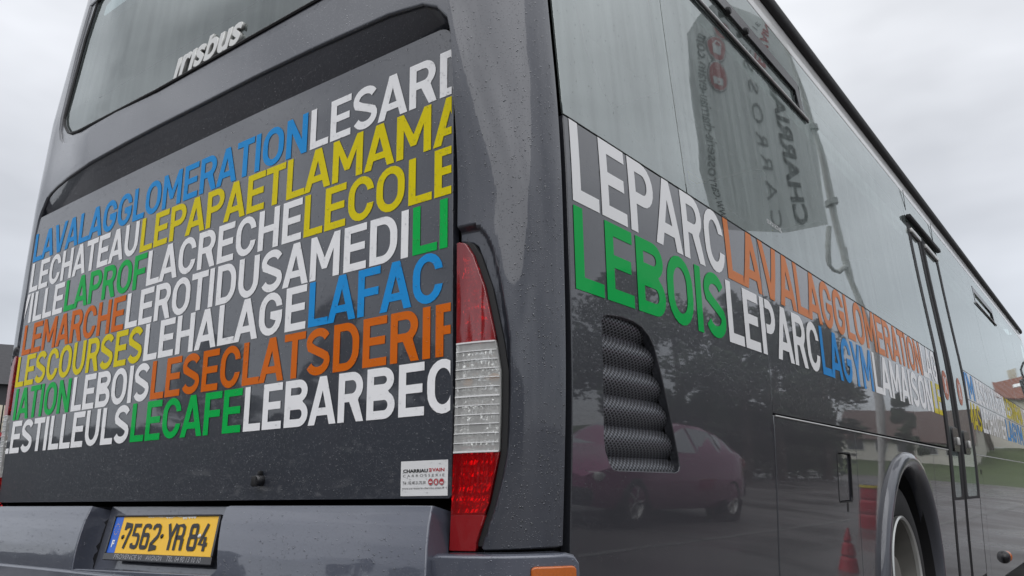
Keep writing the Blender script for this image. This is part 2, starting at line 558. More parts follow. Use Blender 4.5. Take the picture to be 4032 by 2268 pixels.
# ================================================================== lettering: a plain upright sans, drawn as outlines
SW, SH = .192, .165
def arc(cx, cy, rx, ry, a0, a1, n=10):
    return [(cx + rx * math.cos(math.radians(a0 + (a1 - a0) * i / n)), cy + ry * math.sin(math.radians(a0 + (a1 - a0) * i / n))) for i in range(n + 1)]
def stroke(path, w):
    L_, R_ = [], []
    n = len(path)
    for i in range(n):
        a = Vector(path[max(i - 1, 0)]); b = Vector(path[min(i + 1, n - 1)]); p = Vector(path[i])
        d = (b - a).normalized()
        nn = Vector((-d.y, d.x))
        k = 1.0
        if 0 < i < n - 1:
            d1 = (p - Vector(path[i - 1])).normalized()
            k = 1.0 / max(0.5, Vector((-d1.y, d1.x)).dot(nn))
        L_.append(tuple(p + nn * w / 2 * k)); R_.append(tuple(p - nn * w / 2 * k))
    return L_ + R_[::-1]
def glyph(c, w=SW, h=SH):
    ry = .40
    if c == 'L': W = .62; return W, .065, .0, [[(0, 0), (W, 0), (W, h), (w, h), (w, 1), (0, 1)]]
    if c == 'E': W = .66; return W, .065, .035, [[(0, 0), (W, 0), (W, h), (w, h), (w, .43), (W * .93, .43), (W * .93, .43 + h), (w, .43 + h), (w, 1 - h), (W, 1 - h), (W, 1), (0, 1)]]
    if c == 'F': W = .64; return W, .065, .01, [[(0, 0), (w, 0), (w, .41), (W * .93, .41), (W * .93, .41 + h), (w, .41 + h), (w, 1 - h), (W, 1 - h), (W, 1), (0, 1)]]
    if c == 'I': return w, .065, .065, [[(0, 0), (w, 0), (w, 1), (0, 1)]]
    if c == 'T': W = .70; return W, 0, 0, [[(W / 2 - w / 2, 0), (W / 2 + w / 2, 0), (W / 2 + w / 2, 1 - h), (W, 1 - h), (W, 1), (0, 1), (0, 1 - h), (W / 2 - w / 2, 1 - h)]]
    if c == 'H': W = .74; return W, .065, .065, [[(0, 0), (w, 0), (w, .42), (W - w, .42), (W - w, 0), (W, 0), (W, 1), (W - w, 1), (W - w, .42 + h), (w, .42 + h), (w, 1), (0, 1)]]
    if c == 'N': W = .76; return W, .065, .065, [[(0, 0), (w, 0), (w, .63), (W - w, 0), (W, 0), (W, 1), (W - w, 1), (W - w, .37), (w, 1), (0, 1)]]
    if c == 'M': W = .92; q = W / 2; return W, .065, .065, [[(0, 0), (w, 0), (w, .64), (q - .075, .22), (q + .075, .22), (W - w, .64), (W - w, 0), (W, 0), (W, 1), (W - w * .95, 1), (q, .47), (w * .95, 1), (0, 1)]]
    if c in 'AV':
        W = .86; ap = w * .56; w1 = w * 1.06; m = W / 2 - ap; yi = (W / 2 - w1) / m
        b0, b1 = .19, .19 + h * .95
        il = lambda y: w1 + m * y
        if c == 'A':
            return W, -.01, -.01, [[(0, 0), (w1, 0), (il(b0), b0), (W - il(b0), b0), (W - w1, 0), (W, 0), (W / 2 + ap, 1), (W / 2 - ap, 1)],
                                   [(il(b1), b1), (W - il(b1), b1), (W / 2, yi)]]
        return W, -.01, -.01, [[(0, 1), (w1, 1), (W / 2, 1 - yi), (W - w1, 1), (W, 1), (W / 2 + ap, 0), (W / 2 - ap, 0)]]
    if c == 'Y': W = .80; q = W / 2; return W, -.01, -.01, [[(q - w / 2, 0), (q + w / 2, 0), (q + w / 2, .38), (W, 1), (W - w * 1.1, 1), (q, .58), (w * 1.1, 1), (0, 1), (q - w / 2, .38)]]
    if c == 'X': W = .80; q = W / 2; k = w * 1.15; return W, 0, 0, [[(0, 0), (k, 0), (q, .36), (W - k, 0), (W, 0), (q + k * .5, .5), (W, 1), (W - k, 1), (q, .64), (k, 1), (0, 1), (q - k * .5, .5)]]
    if c == 'O':
        W = .80; r = W / 2
        return W, .04, .04, [arc(r, 1 - ry, r, ry, 0, 180) + arc(r, ry, r, ry, 180, 360), arc(r, 1 - ry, r - w, ry - h, 0, 180) + arc(r, ry, r - w, ry - h, 180, 360)]
    if c == 'C':
        W = .77; r = W / 2
        return W, .04, .03, [arc(r, 1 - ry, r, ry, 8, 180) + arc(r, ry, r, ry, 180, 352) + arc(r, ry, r - w, ry - h, 348, 180) + arc(r, 1 - ry, r - w, ry - h, 180, 12)]
    if c == 'G':
        W = .78; r = W / 2
        return W, .04, .05, [arc(r, 1 - ry, r, ry, 8, 180) + arc(r, ry, r, ry, 180, 360) + [(W, .55), (W * .50, .55), (W * .50, .55 - h), (W - w, .55 - h)] + arc(r, ry, r - w, ry - h, 360, 180) + arc(r, 1 - ry, r - w, ry - h, 180, 12)]
    if c == 'U':
        W = .76; r = W / 2
        return W, .06, .06, [[(W, 1)][:0] + [(0, 1)] + arc(r, ry, r, ry, 180, 360) + [(W, 1), (W - w, 1)] + arc(r, ry, r - w, ry - h, 360, 180) + [(w, 1)]]
    if c == 'D':
        W = .76; r = .40
        return W, .065, .04, [[(0, 0)] + arc(W - r, .42, r, .42, -90, 0) + arc(W - r, .58, r, .42, 0, 90) + [(0, 1)],
                              [(w, h)] + arc(W - r, .42, r - w, .42 - h, -90, 0) + arc(W - r, .58, r - w, .42 - h, 0, 90) + [(w, 1 - h)]]
    if c == 'P':
        W = .72; r = .32; yb = .39; q = (1 - yb) / 2
        return W, .065, .02, [[(0, 0), (w, 0), (w, yb)] + arc(W - r, yb + q, r, q, -90, 90) + [(0, 1)], [(w, yb + h)] + arc(W - r, yb + q, r - w, q - h, -90, 90) + [(w, 1 - h)]]
    if c == 'R':
        W = .75; r = .32; yb = .40; q = (1 - yb) / 2; V_ = W - .03
        return W, .065, .02, [[(0, 0), (w, 0), (w, yb), (W * .44, yb), (W - w * 1.08, 0), (W, 0), (W * .78, yb * 0.98 + .035)] + arc(V_ - r, yb + q, r, q, -50, 90) + [(0, 1)],
                              [(w, yb + h)] + arc(V_ - r, yb + q, r - w, q - h, -90, 90) + [(w, 1 - h)]]
    if c == 'B':
        W = .77; r = .29; q = .265
        return W, .065, .035, [[(0, 0)] + arc(W - r, q, r, q, -90, 62) + arc(W - .03 - r, 1 - .245, r, .245, -62, 90) + [(0, 1)],
                               [(w, h)] + arc(W - r, q, r - w, q - h, -90, 90) + [(w, 2 * q - h)], [(w, .51 + h)] + arc(W - .03 - r, .755, r - w, .245 - h, -90, 90) + [(w, 1 - h)]]
    if c == 'S':
        W = .76; r = W / 2 - w / 2; u = (1 - h) / 4
        path = arc(W / 2, 1 - h / 2 - u, r, u, 22, 205, 12) + [(W * .36, .545), (W * .64, .455)] + arc(W / 2, h / 2 + u, r, u, 25, -158, 12)
        return W, .03, .03, [stroke(path, (w + h) / 2)]
    raise KeyError(c)

def layout(text):
    x = 0; out = []
    for i, c in enumerate(text):
        W, lb, rb, loops = glyph(c)
        if i: x += lb
        out.append((c, x, loops))
        x += W
        end = x
        x += rb
    return out, x, end

def word(text, x0, x1, z0, cap, fmap, mat, parent, col, anchor=None, clip=None):
    """one word of film lettering. x0..x1: start of the word, start of what follows (or of letter number anchor)"""
    out, adv, end = layout(text)
    ref = adv + .05 if anchor is None else out[anchor][1]
    k = (x1 - x0) / ref
    V, F = [], []
    bm = bmesh.new()
    for c, gx, loops in out:
        pts = [p for l in loops for p in l]
        tris = tessellate_polygon([[Vector((p[0], p[1], 0)) for p in l] for l in loops])
        vv = [bm.verts.new((x0 + (gx + p[0]) * k, z0 + p[1] * cap, 0)) for p in pts]
        for t in tris:
            a, b, cc = [Vector((*pts[i], 0)) for i in t]
            ar = (b - a).cross(cc - a).z
            if abs(ar) < 1e-9: continue
            try: bm.faces.new([vv[i] for i in (t if ar > 0 else t[::-1])])
            except ValueError: pass
    zc = [z0 + cap * q for q in (.25, .5, .75)]
    for b in zc:
        bmesh.ops.bisect_plane(bm, geom=bm.verts[:] + bm.edges[:] + bm.faces[:], dist=1e-7, plane_co=(0, b, 0), plane_no=(0, 1, 0))
    for a, sgn in (clip or ()):
        bmesh.ops.bisect_plane(bm, geom=bm.verts[:] + bm.edges[:] + bm.faces[:], dist=1e-7, plane_co=(a, 0, 0), plane_no=(sgn, 0, 0), clear_outer=True)
    bm.verts.index_update()
    if not bm.faces: bm.free(); return None
    V = [fmap(v.co.x, v.co.y) for v in bm.verts]
    N = []
    for v in bm.verts:
        a, b = v.co.x, v.co.y
        da = Vector(fmap(a + 1e-4, b)) - Vector(fmap(a - 1e-4, b)); db = Vector(fmap(a, b + 1e-4)) - Vector(fmap(a, b - 1e-4))
        N.append(da.cross(db).normalized())
    F = [tuple(v.index for v in f.verts) for f in bm.faces]
    bm.free()
    return mesh_obj('lettering', V, F, mat, parent, normals=N, label='%s film lettering %s' % (CNAME[col], text))

def text_mesh(name, s, size, place, mat, parent, shear=0.0, extrude=0.0, offset=0.0, width=None, height=None, bevel=0.0, spacing=1.0, center=False, **kw):
    """small print from the built-in font. place(u, v, w) -> world point, u along the line, v up, w out"""
    cu = bpy.data.curves.new('print', 'FONT')
    cu.body = s; cu.size = size; cu.shear = shear; cu.extrude = extrude; cu.offset = offset
    cu.bevel_depth = bevel; cu.bevel_resolution = 2
    cu.space_character = spacing
    cu.resolution_u = 4
    o = bpy.data.objects.new('print', cu)
    COL.objects.link(o)
    bpy.context.view_layer.update()
    dg = bpy.context.evaluated_depsgraph_get()
    me = bpy.data.meshes.new_from_object(o.evaluated_get(dg))
    bpy.data.objects.remove(o); bpy.data.curves.remove(cu)
    co = [v.co.copy() for v in me.vertices]
    if not co:
        return None
    x0 = min(c.x for c in co); x1 = max(c.x for c in co); y0 = min(c.y for c in co); y1 = max(c.y for c in co)
    kx = width / (x1 - x0) if width else 1.0
    ky = height / (y1 - y0) if height else (kx if width else 1.0)
    for v, c in zip(me.vertices, co):
        v.co = place((c.x - x0) * kx, (c.y - y0) * ky, c.z)
    me.materials.clear(); me.materials.append(mat)
    me.name = name
    return finish(bpy.data.objects.new(name, me), parent, **kw)

# ================================================================== THE SETTING: ground
def ground():
    n = 60
    xs = [-700, -250, -100, -50, -30, -20, -14, -10, -7, -5, -3, -1, 1, 3, 5, 7, 10, 14, 20, 30, 50, 100, 250, 700]
    ys = [-700, -250, -100, -50, -30, -20, -14, -10, -6, -3, 0, 3, 6, 10, 14, 20, 30, 45, 60, 100, 250, 700]
    V = [(x, y, 0.0) for y in ys for x in xs]
    F = [(j * len(xs) + i, j * len(xs) + i + 1, (j + 1) * len(xs) + i + 1, (j + 1) * len(xs) + i) for j in range(len(ys) - 1) for i in range(len(xs) - 1)]
    m, nt, b = newmat('wet asphalt')
    tc = nt.nodes.new('ShaderNodeTexCoord')
    n1 = nt.nodes.new('ShaderNodeTexNoise'); n1.inputs['Scale'].default_value = 0.35; n1.inputs['Detail'].default_value = 6
    n2 = nt.nodes.new('ShaderNodeTexNoise'); n2.inputs['Scale'].default_value = 90; n2.inputs['Detail'].default_value = 3
    link(nt, tc.outputs['Object'], n1.inputs['Vector']); link(nt, tc.outputs['Object'], n2.inputs['Vector'])
    mx = nt.nodes.new('ShaderNodeMix'); mx.data_type = 'RGBA'
    mx.inputs['A'].default_value = (0.050, 0.047, 0.046, 1); mx.inputs['B'].default_value = (0.125, 0.115, 0.112, 1)
    link(nt, n1.outputs['Fac'], mx.inputs['Factor']); link(nt, mx.outputs['Result'], b.inputs['Base Color'])
    mr = nt.nodes.new('ShaderNodeMapRange'); mr.inputs['From Min'].default_value = 0.4; mr.inputs['From Max'].default_value = 0.62
    mr.inputs['To Min'].default_value = 0.22; mr.inputs['To Max'].default_value = 0.6
    link(nt, n1.outputs['Fac'], mr.inputs['Value']); link(nt, mr.outputs[0], b.inputs['Roughness'])
    bp = nt.nodes.new('ShaderNodeBump'); bp.inputs['Distance'].default_value = 0.004; bp.inputs['Strength'].default_value = 0.6
    link(nt, n2.outputs['Fac'], bp.inputs['Height']); link(nt, bp.outputs[0], b.inputs['Normal'])
    mesh_obj('ground', V, F, m, kind='structure')
ground()

def marking(x0, y0, x1, y1, w=0.12, i=0):
    d = (Vector((x1, y1)) - Vector((x0, y0))).normalized(); n = Vector((-d.y, d.x)) * w / 2
    V = [(x0 + n.x, y0 + n.y, .004), (x0 - n.x, y0 - n.y, .004), (x1 - n.x, y1 - n.y, .004), (x1 + n.x, y1 + n.y, .004)]
    return mesh_obj('parking_line', V, [(0, 1, 2, 3)], M_LINE, kind='structure')
M_LINE = plain('worn road paint', (0.13, 0.13, 0.125), 0.6, noise=0.5, nscale=7)
for k in range(7):
    marking(2.9, 2.2 + 2.6 * k, 7.9, 2.2 + 2.6 * k, .10)
marking(2.9, 2.2, 2.9, 17.8 + .05, .10)
marking(1.9, 12, 1.9, 60, .12)
for k in range(6):
    marking(12 + 2.6 * k, 22, 12 + 2.6 * k, 27, .10)

# ================================================================== THE BUS
bus = empty('city_bus', (0, 0, 0), 'large dark grey city bus with coloured capital lettering, wet from rain', 'bus')

# --- dark frame behind all the joints
def backing():
    V, F = [], []
    zs = [0.32, .6, .9, 1.2, 1.74]
    # behind the side panels
    for z in zs:
        V.append((xp(z) - .05, .12, z)); V.append((xp(z) - .05, 2.5, z)); 
    n = len(zs)
    for i in range(n - 1):
        F.append((2 * i, 2 * i + 1, 2 * i + 3, 2 * i + 2))
    o = len(V)
    for z in (1.10, 1.4, 1.74):
        V.append((xp(z) - .05, 2.5, z)); V.append((xp(z) - .05, 12.1, z))
    for i in range(2):
        F.append((o + 2 * i, o + 2 * i + 1, o + 2 * i + 3, o + 2 * i + 2))
    o = len(V)
    for z in (.25, .7, 1.10):
        V.append((xp(z) - .05, 3.95, z)); V.append((xp(z) - .05, 12.1, z))
    for i in range(2):
        F.append((o + 2 * i, o + 2 * i + 1, o + 2 * i + 3, o + 2 * i + 2))
    # behind the rear panels and the lamps
    o = len(V)
    pl = [(-WB + .03, .25), (-2.44, .07), (-2.30, .055), (-.27, .055), (-.12, .075), (-.05, .13), (-.05, .3)]
    for z in (.30, 2.10):
        for p in pl: V.append((p[0], p[1], z))
    for i in range(len(pl) - 1):
        F.append((o + i, o + i + 1, o + len(pl) + i + 1, o + len(pl) + i))
    # far side and front of the body
    o = len(V)
    q = [(-WB + .02, .2, .25), (-WB + .02, 12.1, .25), (-WB + .02, 12.1, 1.7), (-WB + .02, .2, 1.7),
         (-WB, 12.1, .25), (-.05, 12.1, .25), (-.1, 12.1, 3.0), (-WB + .1, 12.1, 3.0)]
    V += q
    F += [(o, o + 1, o + 2, o + 3), (o + 4, o + 5, o + 6, o + 7)]
    # underside
    o = len(V)
    V += [(-WB + .05, .1, .33), (-.08, .1, .33), (-.08, 12.1, .30), (-WB + .05, 12.1, .30)]
    F.append((o, o + 1, o + 2, o + 3))
    mesh_obj('inner_frame', V, F, M_DARKGAP, bus)
backing()

# --- cabin seen through the glass
def cabin():
    mesh_obj('cabin_ceiling', [(-WB + .24, .075, 2.80), (-.24, .075, 2.80), (-.12, .20, 2.80), (-.12, 12.0, 2.80), (-WB + .12, 12.0, 2.80), (-WB + .12, .16, 2.80)], [(0, 1, 2, 3, 4, 5)], M_CEIL, bus)
    mesh_obj('cabin_floor', [(-WB + .1, .3, 1.06), (-.1, .3, 1.06), (-.1, 12.0, 1.06), (-WB + .1, 12.0, 1.06)], [(0, 1, 2, 3)], M_CABIN, bus)
    # far side wall: posts between window openings
    V, F = [], []
    def q(y0, y1, z0, z1, x=-WB + .09):
        o = len(V); V.extend([(x, y0, z0), (x, y1, z0), (x, y1, z1), (x, y0, z1)]); F.append((o, o + 1, o + 2, o + 3))
    q(.16, 1.7, 1.60, 2.90, -WB + .14)
    q(.44, 12.0, 2.62, 2.96, -WB + .13)
    q(.3, 12.0, 1.0, 1.72); q(.3, 12.0, 2.62, 2.80)
    for y in (.3, 1.7, 3.3, 4.9, 6.5, 8.1, 9.7, 11.3): q(y, y + .14, 1.72, 2.62)
    o = len(V); V.extend([(-WB + .27, .085, 1.6), (-WB + .14, .16, 1.6), (-WB + .14, .16, 2.84), (-WB + .27, .085, 2.84)]); F.append((o, o + 1, o + 2, o + 3))
    mesh_obj('cabin_wall', V, F, M_CEIL, bus)
    for i, y in enumerate((1.84, 3.44, 5.04, 6.64, 8.24, 9.84)):
        mesh_obj('far_window', [(-WB + .06, y, 1.72), (-WB + .06, y + 1.46, 1.72), (-WB + .06, y + 1.46, 2.62), (-WB + .06, y, 2.62)], [(0, 1, 2, 3)], M_GLASS_DOOR, bus)
    # ventilation duct along the top of the windows and grab rails
    for x, nm in ((-.34, 'ceiling_duct'), (-WB + .34, 'ceiling_duct')):
        box(nm, (x, 6.3, 2.70), (.40, 11.2, .14), M_CEIL, bus, .03)
    for x in (-.75, -WB + .75):
        tube('grab_rail', [(x, .8, 2.55), (x, 11.5, 2.55)], .017, M_AMBER if False else M_YELLOW, bus, 8)
    for i, y in enumerate((1.2, 2.05, 2.9, 3.75, 6.2, 7.05, 7.9)):
        for x in (-.55, -WB + .55):
            st = empty('x') if False else None
            bm = bmesh.new()
            box_bm(bm, (x, y, 1.55), (.86, .42, .10), None, .03)
            box_bm(bm, (x, y - .2, 1.88), (.86, .08, .64), None, .03)
            bm_obj('seat', bm, M_CABIN, bus, .6)
    # roof skin
    V = []; F = []
    ysr = (.18, 12.1)
    prof = [(-.085, 3.0), (-.12, 3.06), (-.3, 3.10), (-WB / 2, 3.14), (-WB + .3, 3.10), (-WB + .12, 3.06), (-WB + .085, 3.0)]
    for y in ysr:
        for x, z in prof: V.append((x, y, z))
    P = len(prof)
    for i in range(P - 1): F.append((i, i + 1, P + i + 1, P + i))
    F.append(tuple(range(P)))
    mesh_obj('roof_skin', V, F, M_PAINT_LIGHT, bus, smooth=.6)
cabin()

# --- rear body shell: pillars, lip over the engine door, surround of the rear window
HR = [(-.1089, .814), (-.1159, .8156), (-.119, .8222), (-.1004, .8809), (-.0816, .9402), (-.0684, 1.0094), (-.0672, 1.082), (-.0699, 1.15), (-.0764, 1.2138), (-.1012, 1.3237), (-.1198, 1.3804), (-.138, 1.4289), (-.1525, 1.4398), (-.1852, 1.4474), (-.1844, 1.4999)]
LIP = [(-.172, 1.80), (-.162, 1.9338), (-.168, 1.975), (-.195, 2.010), (-.240, 2.036), (-.3581, 2.0566), (-.6567, 2.0726), (-.907, 2.079), (-1.1958, 2.0810), (-1.42, 2.084), (-1.6492, 2.083), (-1.88, 2.078), (-2.0519, 2.0726), (-2.1907, 2.070), (-2.25, 2.062), (-2.2838, 2.050), (-2.327, 2.0047), (-2.3465, 1.972), (-2.362, 1.90), (-2.366, 1.70)]
LIP = [(sx(x, z) if x < -1 else x, z) for x, z in LIP]
shell = list(HR) + LIP
shell += [(-WB - p[0], p[1]) for p in HR[::-1]]
shell += [(-WB - .055, .817), (-WB - .062, 1.5), (-WB - .062, 3.0), (.062, 3.0), (.062, 1.5), (.055, .817)]
WIN_OUT = [(-2.285, 2.335), (-2.2556, 2.2845), (-2.21, 2.252), (-2.1577, 2.2350), (-2.06, 2.218), (-1.448, 2.190), (-.30, 2.183), (-.255, 2.20), (-.235, 2.24), (-.25, 2.93), (-2.290, 2.93), (-2.306, 2.72), (-2.2921, 2.3851)]
WIN_OUT = [(sx(x, z), z) for x, z in WIN_OUT]
shell = shell[::-1]
SC = frange(-.21, .07, .012)
SC_fine = frange(-.19, -.05, .004)
acuts = sorted(set([round(s, 4) for s in SC + SC_fine] + [round(-WB - s, 4) for s in SC] + frange(-2.3, -.3, .2)))
bcuts = sorted(set([round(z, 4) for z in frange(.82, 1.40, .03) + frange(1.40, 1.49, .006) + frange(1.8, 2.05, .015) + ZC]))
sheet('rear_shell', shell, [WIN_OUT[::-1]], rear_map(0, True), M_PAINT, bus, thick=.035, acuts=acuts, bcuts=bcuts, rnd=.009)

# sloping underside of the lip, down to the engine door
V, F, N = [], [], []
lp = [p for p in LIP[1:-1]]
for (s, z) in lp:
    a = Vector(rear_map(-.008)(s, z))
    x = max(-2.352, min(-.205, s))
    b = Vector((x, .016, min(z, 1.985)))
    c = a.lerp(b, .5); c.y -= .004
    V += [a, c, b]
for i in range(len(lp) - 1):
    F += [(3 * i, 3 * i + 3, 3 * i + 4, 3 * i + 1), (3 * i + 1, 3 * i + 4, 3 * i + 5, 3 * i + 2)]
mesh_obj('lip_underside', V, F, M_PAINT, bus, smooth=1.2)

# --- rear window
GL = [(-2.2637, 2.379), (-2.245, 2.345), (-2.214, 2.3182), (-2.18, 2.292), (-2.1381, 2.2731), (-2.0458, 2.2520), (-1.4741, 2.2245), (-.34, 2.219), (-.30, 2.228), (-.28, 2.26), (-.29, 2.915), (-2.2127, 2.915), (-2.2472, 2.742)]
GL = [(sx(x, z), z) for x, z in GL]
rc = frange(2.0, 3.0, .1)
sheet('rear_window_seal', WIN_OUT, [GL[::-1]], rear_map(-.008), M_PAINT, bus, thick=.02, bcuts=rc, acuts=frange(-2.35, -.3, .3), rnd=.003)
rw = sheet('rear_window', [(sx(p[0], p[1]), p[1]) for p in ((-2.255, 2.32), (-2.15, 2.262), (-1.45, 2.212), (-.28, 2.205), (-.265, 2.92), (-2.25, 2.92), (-2.285, 2.40))], [], rear_map(-.013), M_GLASS_REAR, bus, thick=0, bcuts=rc, acuts=frange(-2.35, -.3, .3))
FR = [(-2.2074, 2.467), (-2.17, 2.425), (-2.1245, 2.4032), (-1.9213, 2.352), (-1.4641, 2.353), (-1.0611, 2.353), (-.55, 2.353), (-.50, 2.40), (-.50, 2.88), (-2.10, 2.88)]
FR = [(sx(x, z), z) for x, z in FR]
sheet('glass_border', [(-2.2, 2.25), (-.28, 2.20), (-.26, 2.93), (-2.27, 2.93), (-2.31, 2.40)], [FR[::-1]], rear_map(-.017), M_FRIT, rw, thick=0, bcuts=rc)
ring = [rear_map(-.006)(s_, z_) for s_, z_ in GL]
tube('window_gasket', ring + [ring[0]], .0055, M_BLACK, rw, 6)
# raised badge on the rear glass
def badge_place(u, v, w):
    v = v if v < .076 else .076 + (v - .076) * .38   # the tall letter is cut short on this badge
    z = 2.2265 + v
    s = sx(-1.379 + u, z)
    p = rear_map(-.008 + w)(s, z)
    return Vector(p)
text_mesh('badge_letters', '\u0131r\u0131sbus', .10, badge_place, M_CHROME, rw, shear=.25, extrude=.0042, offset=.0020, width=.368, height=.103, bevel=.001, label='raised silver lettering irisbus')

# --- engine door with its lettering
DX0, DX1, DZ0, DZ1 = -2.358, -.2025, .9095, 1.980
door_out = [(DX0, DZ0), (DX1 - .006, DZ0), (DX1, DZ0 + .006)] + arc(DX1 - .045, DZ1 - .045 - .003, .045, .045, 0, 90, 6) + [(-.9, 1.984), (-1.6, 1.984), (DX0, 1.978)]
engine_door = sheet('engine_door', door_out, [], door_map(0), M_DOOR, bus, thick=.018, acuts=frange(DX0, DX1, .15), bcuts=frange(.9, 2.0, .2), rnd=.0025)
CAP = .1140
dclip = ((DX0 + .002, -1), (DX1 - .002, 1))
ROWS = [
 (1.7985, [('LAVALAGGLOMERATION', 'b', -2.350, -.6995, None), ('LESARD', 'w', -.6995, -.2407, 5)]),
 (1.6790, [('LECHATEAU', 'w', -2.345, -1.538, None), ('LEPAPAETLAMAMA', 'y', -1.534, -.3773, 12)]),
 (1.5575, [('VILLE', 'w', -2.425, -2.031, None), ('LAPROF', 'g', -2.029, -1.474, None), ('LACRECHE', 'w', -1.472, -.7071, None), ('LECOLE', 'y', -.7071, -.2548, 5)]),
 (1.4355, [('LEMARCHE', 'o', -2.3354, -1.579, None), ('LEROTIDUSAMEDI', 'w', -1.577, -.3191, None), ('LI', 'g', -.3191, -.2375, 1)]),
 (1.3180, [('LESCOURSES', 'y', -2.354, -1.447, None), ('LEHALAGE', 'w', -1.444, -.6711, None), ('LAFAC', 'b', -.6711, -.2180, None)]),
 (1.1970, [('IATION', 'g', -2.3337, -1.884, None), ('LEBOIS', 'w', -1.880, -1.384, None), ('LESECLATSDERIF', 'o', -1.3826, -.247, 13)]),
 (1.0780, [('LESTILLEULS', 'w', -2.405, -1.476, None), ('LECAFE', 'g', -1.4738, -.912, None), ('LEBARBEC', 'w', -.9104, -.3535, 6)]),
]
for z0, words in ROWS:
    for (t, c, x0, x1, an) in words:
        word(t, x0, x1, z0, CAP, door_map(.0012), FILM[c], engine_door, c, anchor=an, clip=dclip)

# lock with its swinging cover
lock = lathe('lock', [(0, .018), (.010, .018), (.0135, .014), (.014, 0), (.0135, -.01)], (-.8206, -.006, .9550), (0, -1, 0), M_BLACKGLOSS, engine_door, 20)
box('lock_cover', (-.8235, -.022, .9535), (.020, .008, .026), M_BLACK, lock, .004, rot=Matrix.Rotation(.5, 3, 'Z'))
box('lock_hinge', (-.8195, -.012, .9725), (.010, .012, .012), M_BLACK, lock, .003)

# coachbuilder's sticker
st_x0, st_z0, st_w, st_h = -.3418, .9137, .131, .0707
sticker = sheet('sticker', [(st_x0, st_z0), (st_x0 + st_w, st_z0), (st_x0 + st_w, st_z0 + st_h), (st_x0, st_z0 + st_h)], [], door_map(.0012), M_STICKER, engine_door, thick=.001, rnd=.0003, label='white sticker printed CHARRIAU EVAIN CARROSSERIE')
def st_place(x, z, fl=0):
    return lambda u, v, w: Vector(door_map(.0019 + fl)(st_x0 + x + u, st_z0 + z + v))
def st(s, x, z, wd, ht, mat, **kw):
    text_mesh('sticker_print', s, .01, st_place(x, z), mat, sticker, width=wd, height=ht, **kw)
st('CHARRIAU', .007, .0470, .0705, .0072, M_INK, offset=.0004)
st('VAIN', .0895, .0480, .0335, .0070, M_REDINK, offset=.0003)
E_LOOP = [(0, 0), (1, 0), (1, 1), (0, 1), (0, .8), (.75, .8), (.75, .6), (.1, .6), (.1, .4), (.75, .4), (.75, .2), (0, .2)]
sheet('sticker_print', [(st_x0 + .0800 + p[0] * .0075, st_z0 + .0475 + p[1] * .0072) for p in E_LOOP], [], door_map(.0019), M_REDINK, sticker, thick=0)
st('C A R R O S S E R I E', .007, .0382, .116, .0052, M_GREYINK)
st('T\u00e9l : 02.40.21.70.30', .006, .0235, .0655, .0062, M_INK)
st('www.carrosserie-charriau-evain.fr', .005, .0135, .118, .0042, M_GREYINK, shear=.2)
def disc(name, cx_, cz_, rx, rz, place, mat, parent, n=24):
    V = [place(cx_ + rx * math.cos(2 * math.pi * k / n), cz_ + rz * math.sin(2 * math.pi * k / n)) for k in range(n)]
    return mesh_obj(name, V, [tuple(range(n))], mat, parent)
def emblem(cx_, cz_, r, place, parent, kind, up=1.0, nm='vehicle_emblem'):
    """red roundel with a white vehicle outline; place(u, v, layer) -> point"""
    disc(nm, cx_, cz_, r, r * up, lambda u, v: place(u, v, 0), M_GREYINK, parent)
    disc(nm, cx_, cz_, r * .93, r * .93 * up, lambda u, v: place(u, v, 1), M_STICKER, parent)
    disc(nm, cx_, cz_, r * .86, r * .86 * up, lambda u, v: place(u, v, 2), M_REDINK, parent)
    shapes = {
     'car': [(-.65, -.35), (.65, -.35), (.68, .0), (.45, .12), (.3, .38), (-.3, .38), (-.45, .12), (-.68, .0)],
     'van': [(-.45, -.62), (.45, -.62), (.52, .1), (.36, .62), (-.36, .62), (-.52, .1)],
     'bus': [(-.55, -.6), (.55, -.6), (.6, -.05), (-.6, -.05)]}
    P = shapes[kind]
    mesh_obj(nm, [place(cx_ + p[0] * r * .8, cz_ + p[1] * r * .8 * up, 3) for p in P], [tuple(range(len(P)))], M_STICKER, parent)
    sc = {'car': [(-.26, .08), (.26, .08), (.18, .28), (-.18, .28)], 'van': [(-.30, .12), (.30, .12), (.24, .48), (-.24, .48)], 'bus': [(-.15, -.42), (.15, -.42), (.15, -.3), (-.15, -.3)]}[kind]
    mesh_obj(nm, [place(cx_ + p[0] * r * .8, cz_ + p[1] * r * .8 * up, 4) for p in sc], [tuple(range(4))], M_REDINK, parent)
for i, k in enumerate(('car', 'van', 'bus')):
    emblem(.0855 + .0151 * i, .0275, .0072, lambda u, v, l: Vector(door_map(.0019 + .00015 * l)(st_x0 + u, st_z0 + v)), sticker, k)

# hinge stub above the right edge of the door
box('door_hinge', (-.188, .0, 1.890), (.020, .03, .016), M_CHROME, bus, .003)

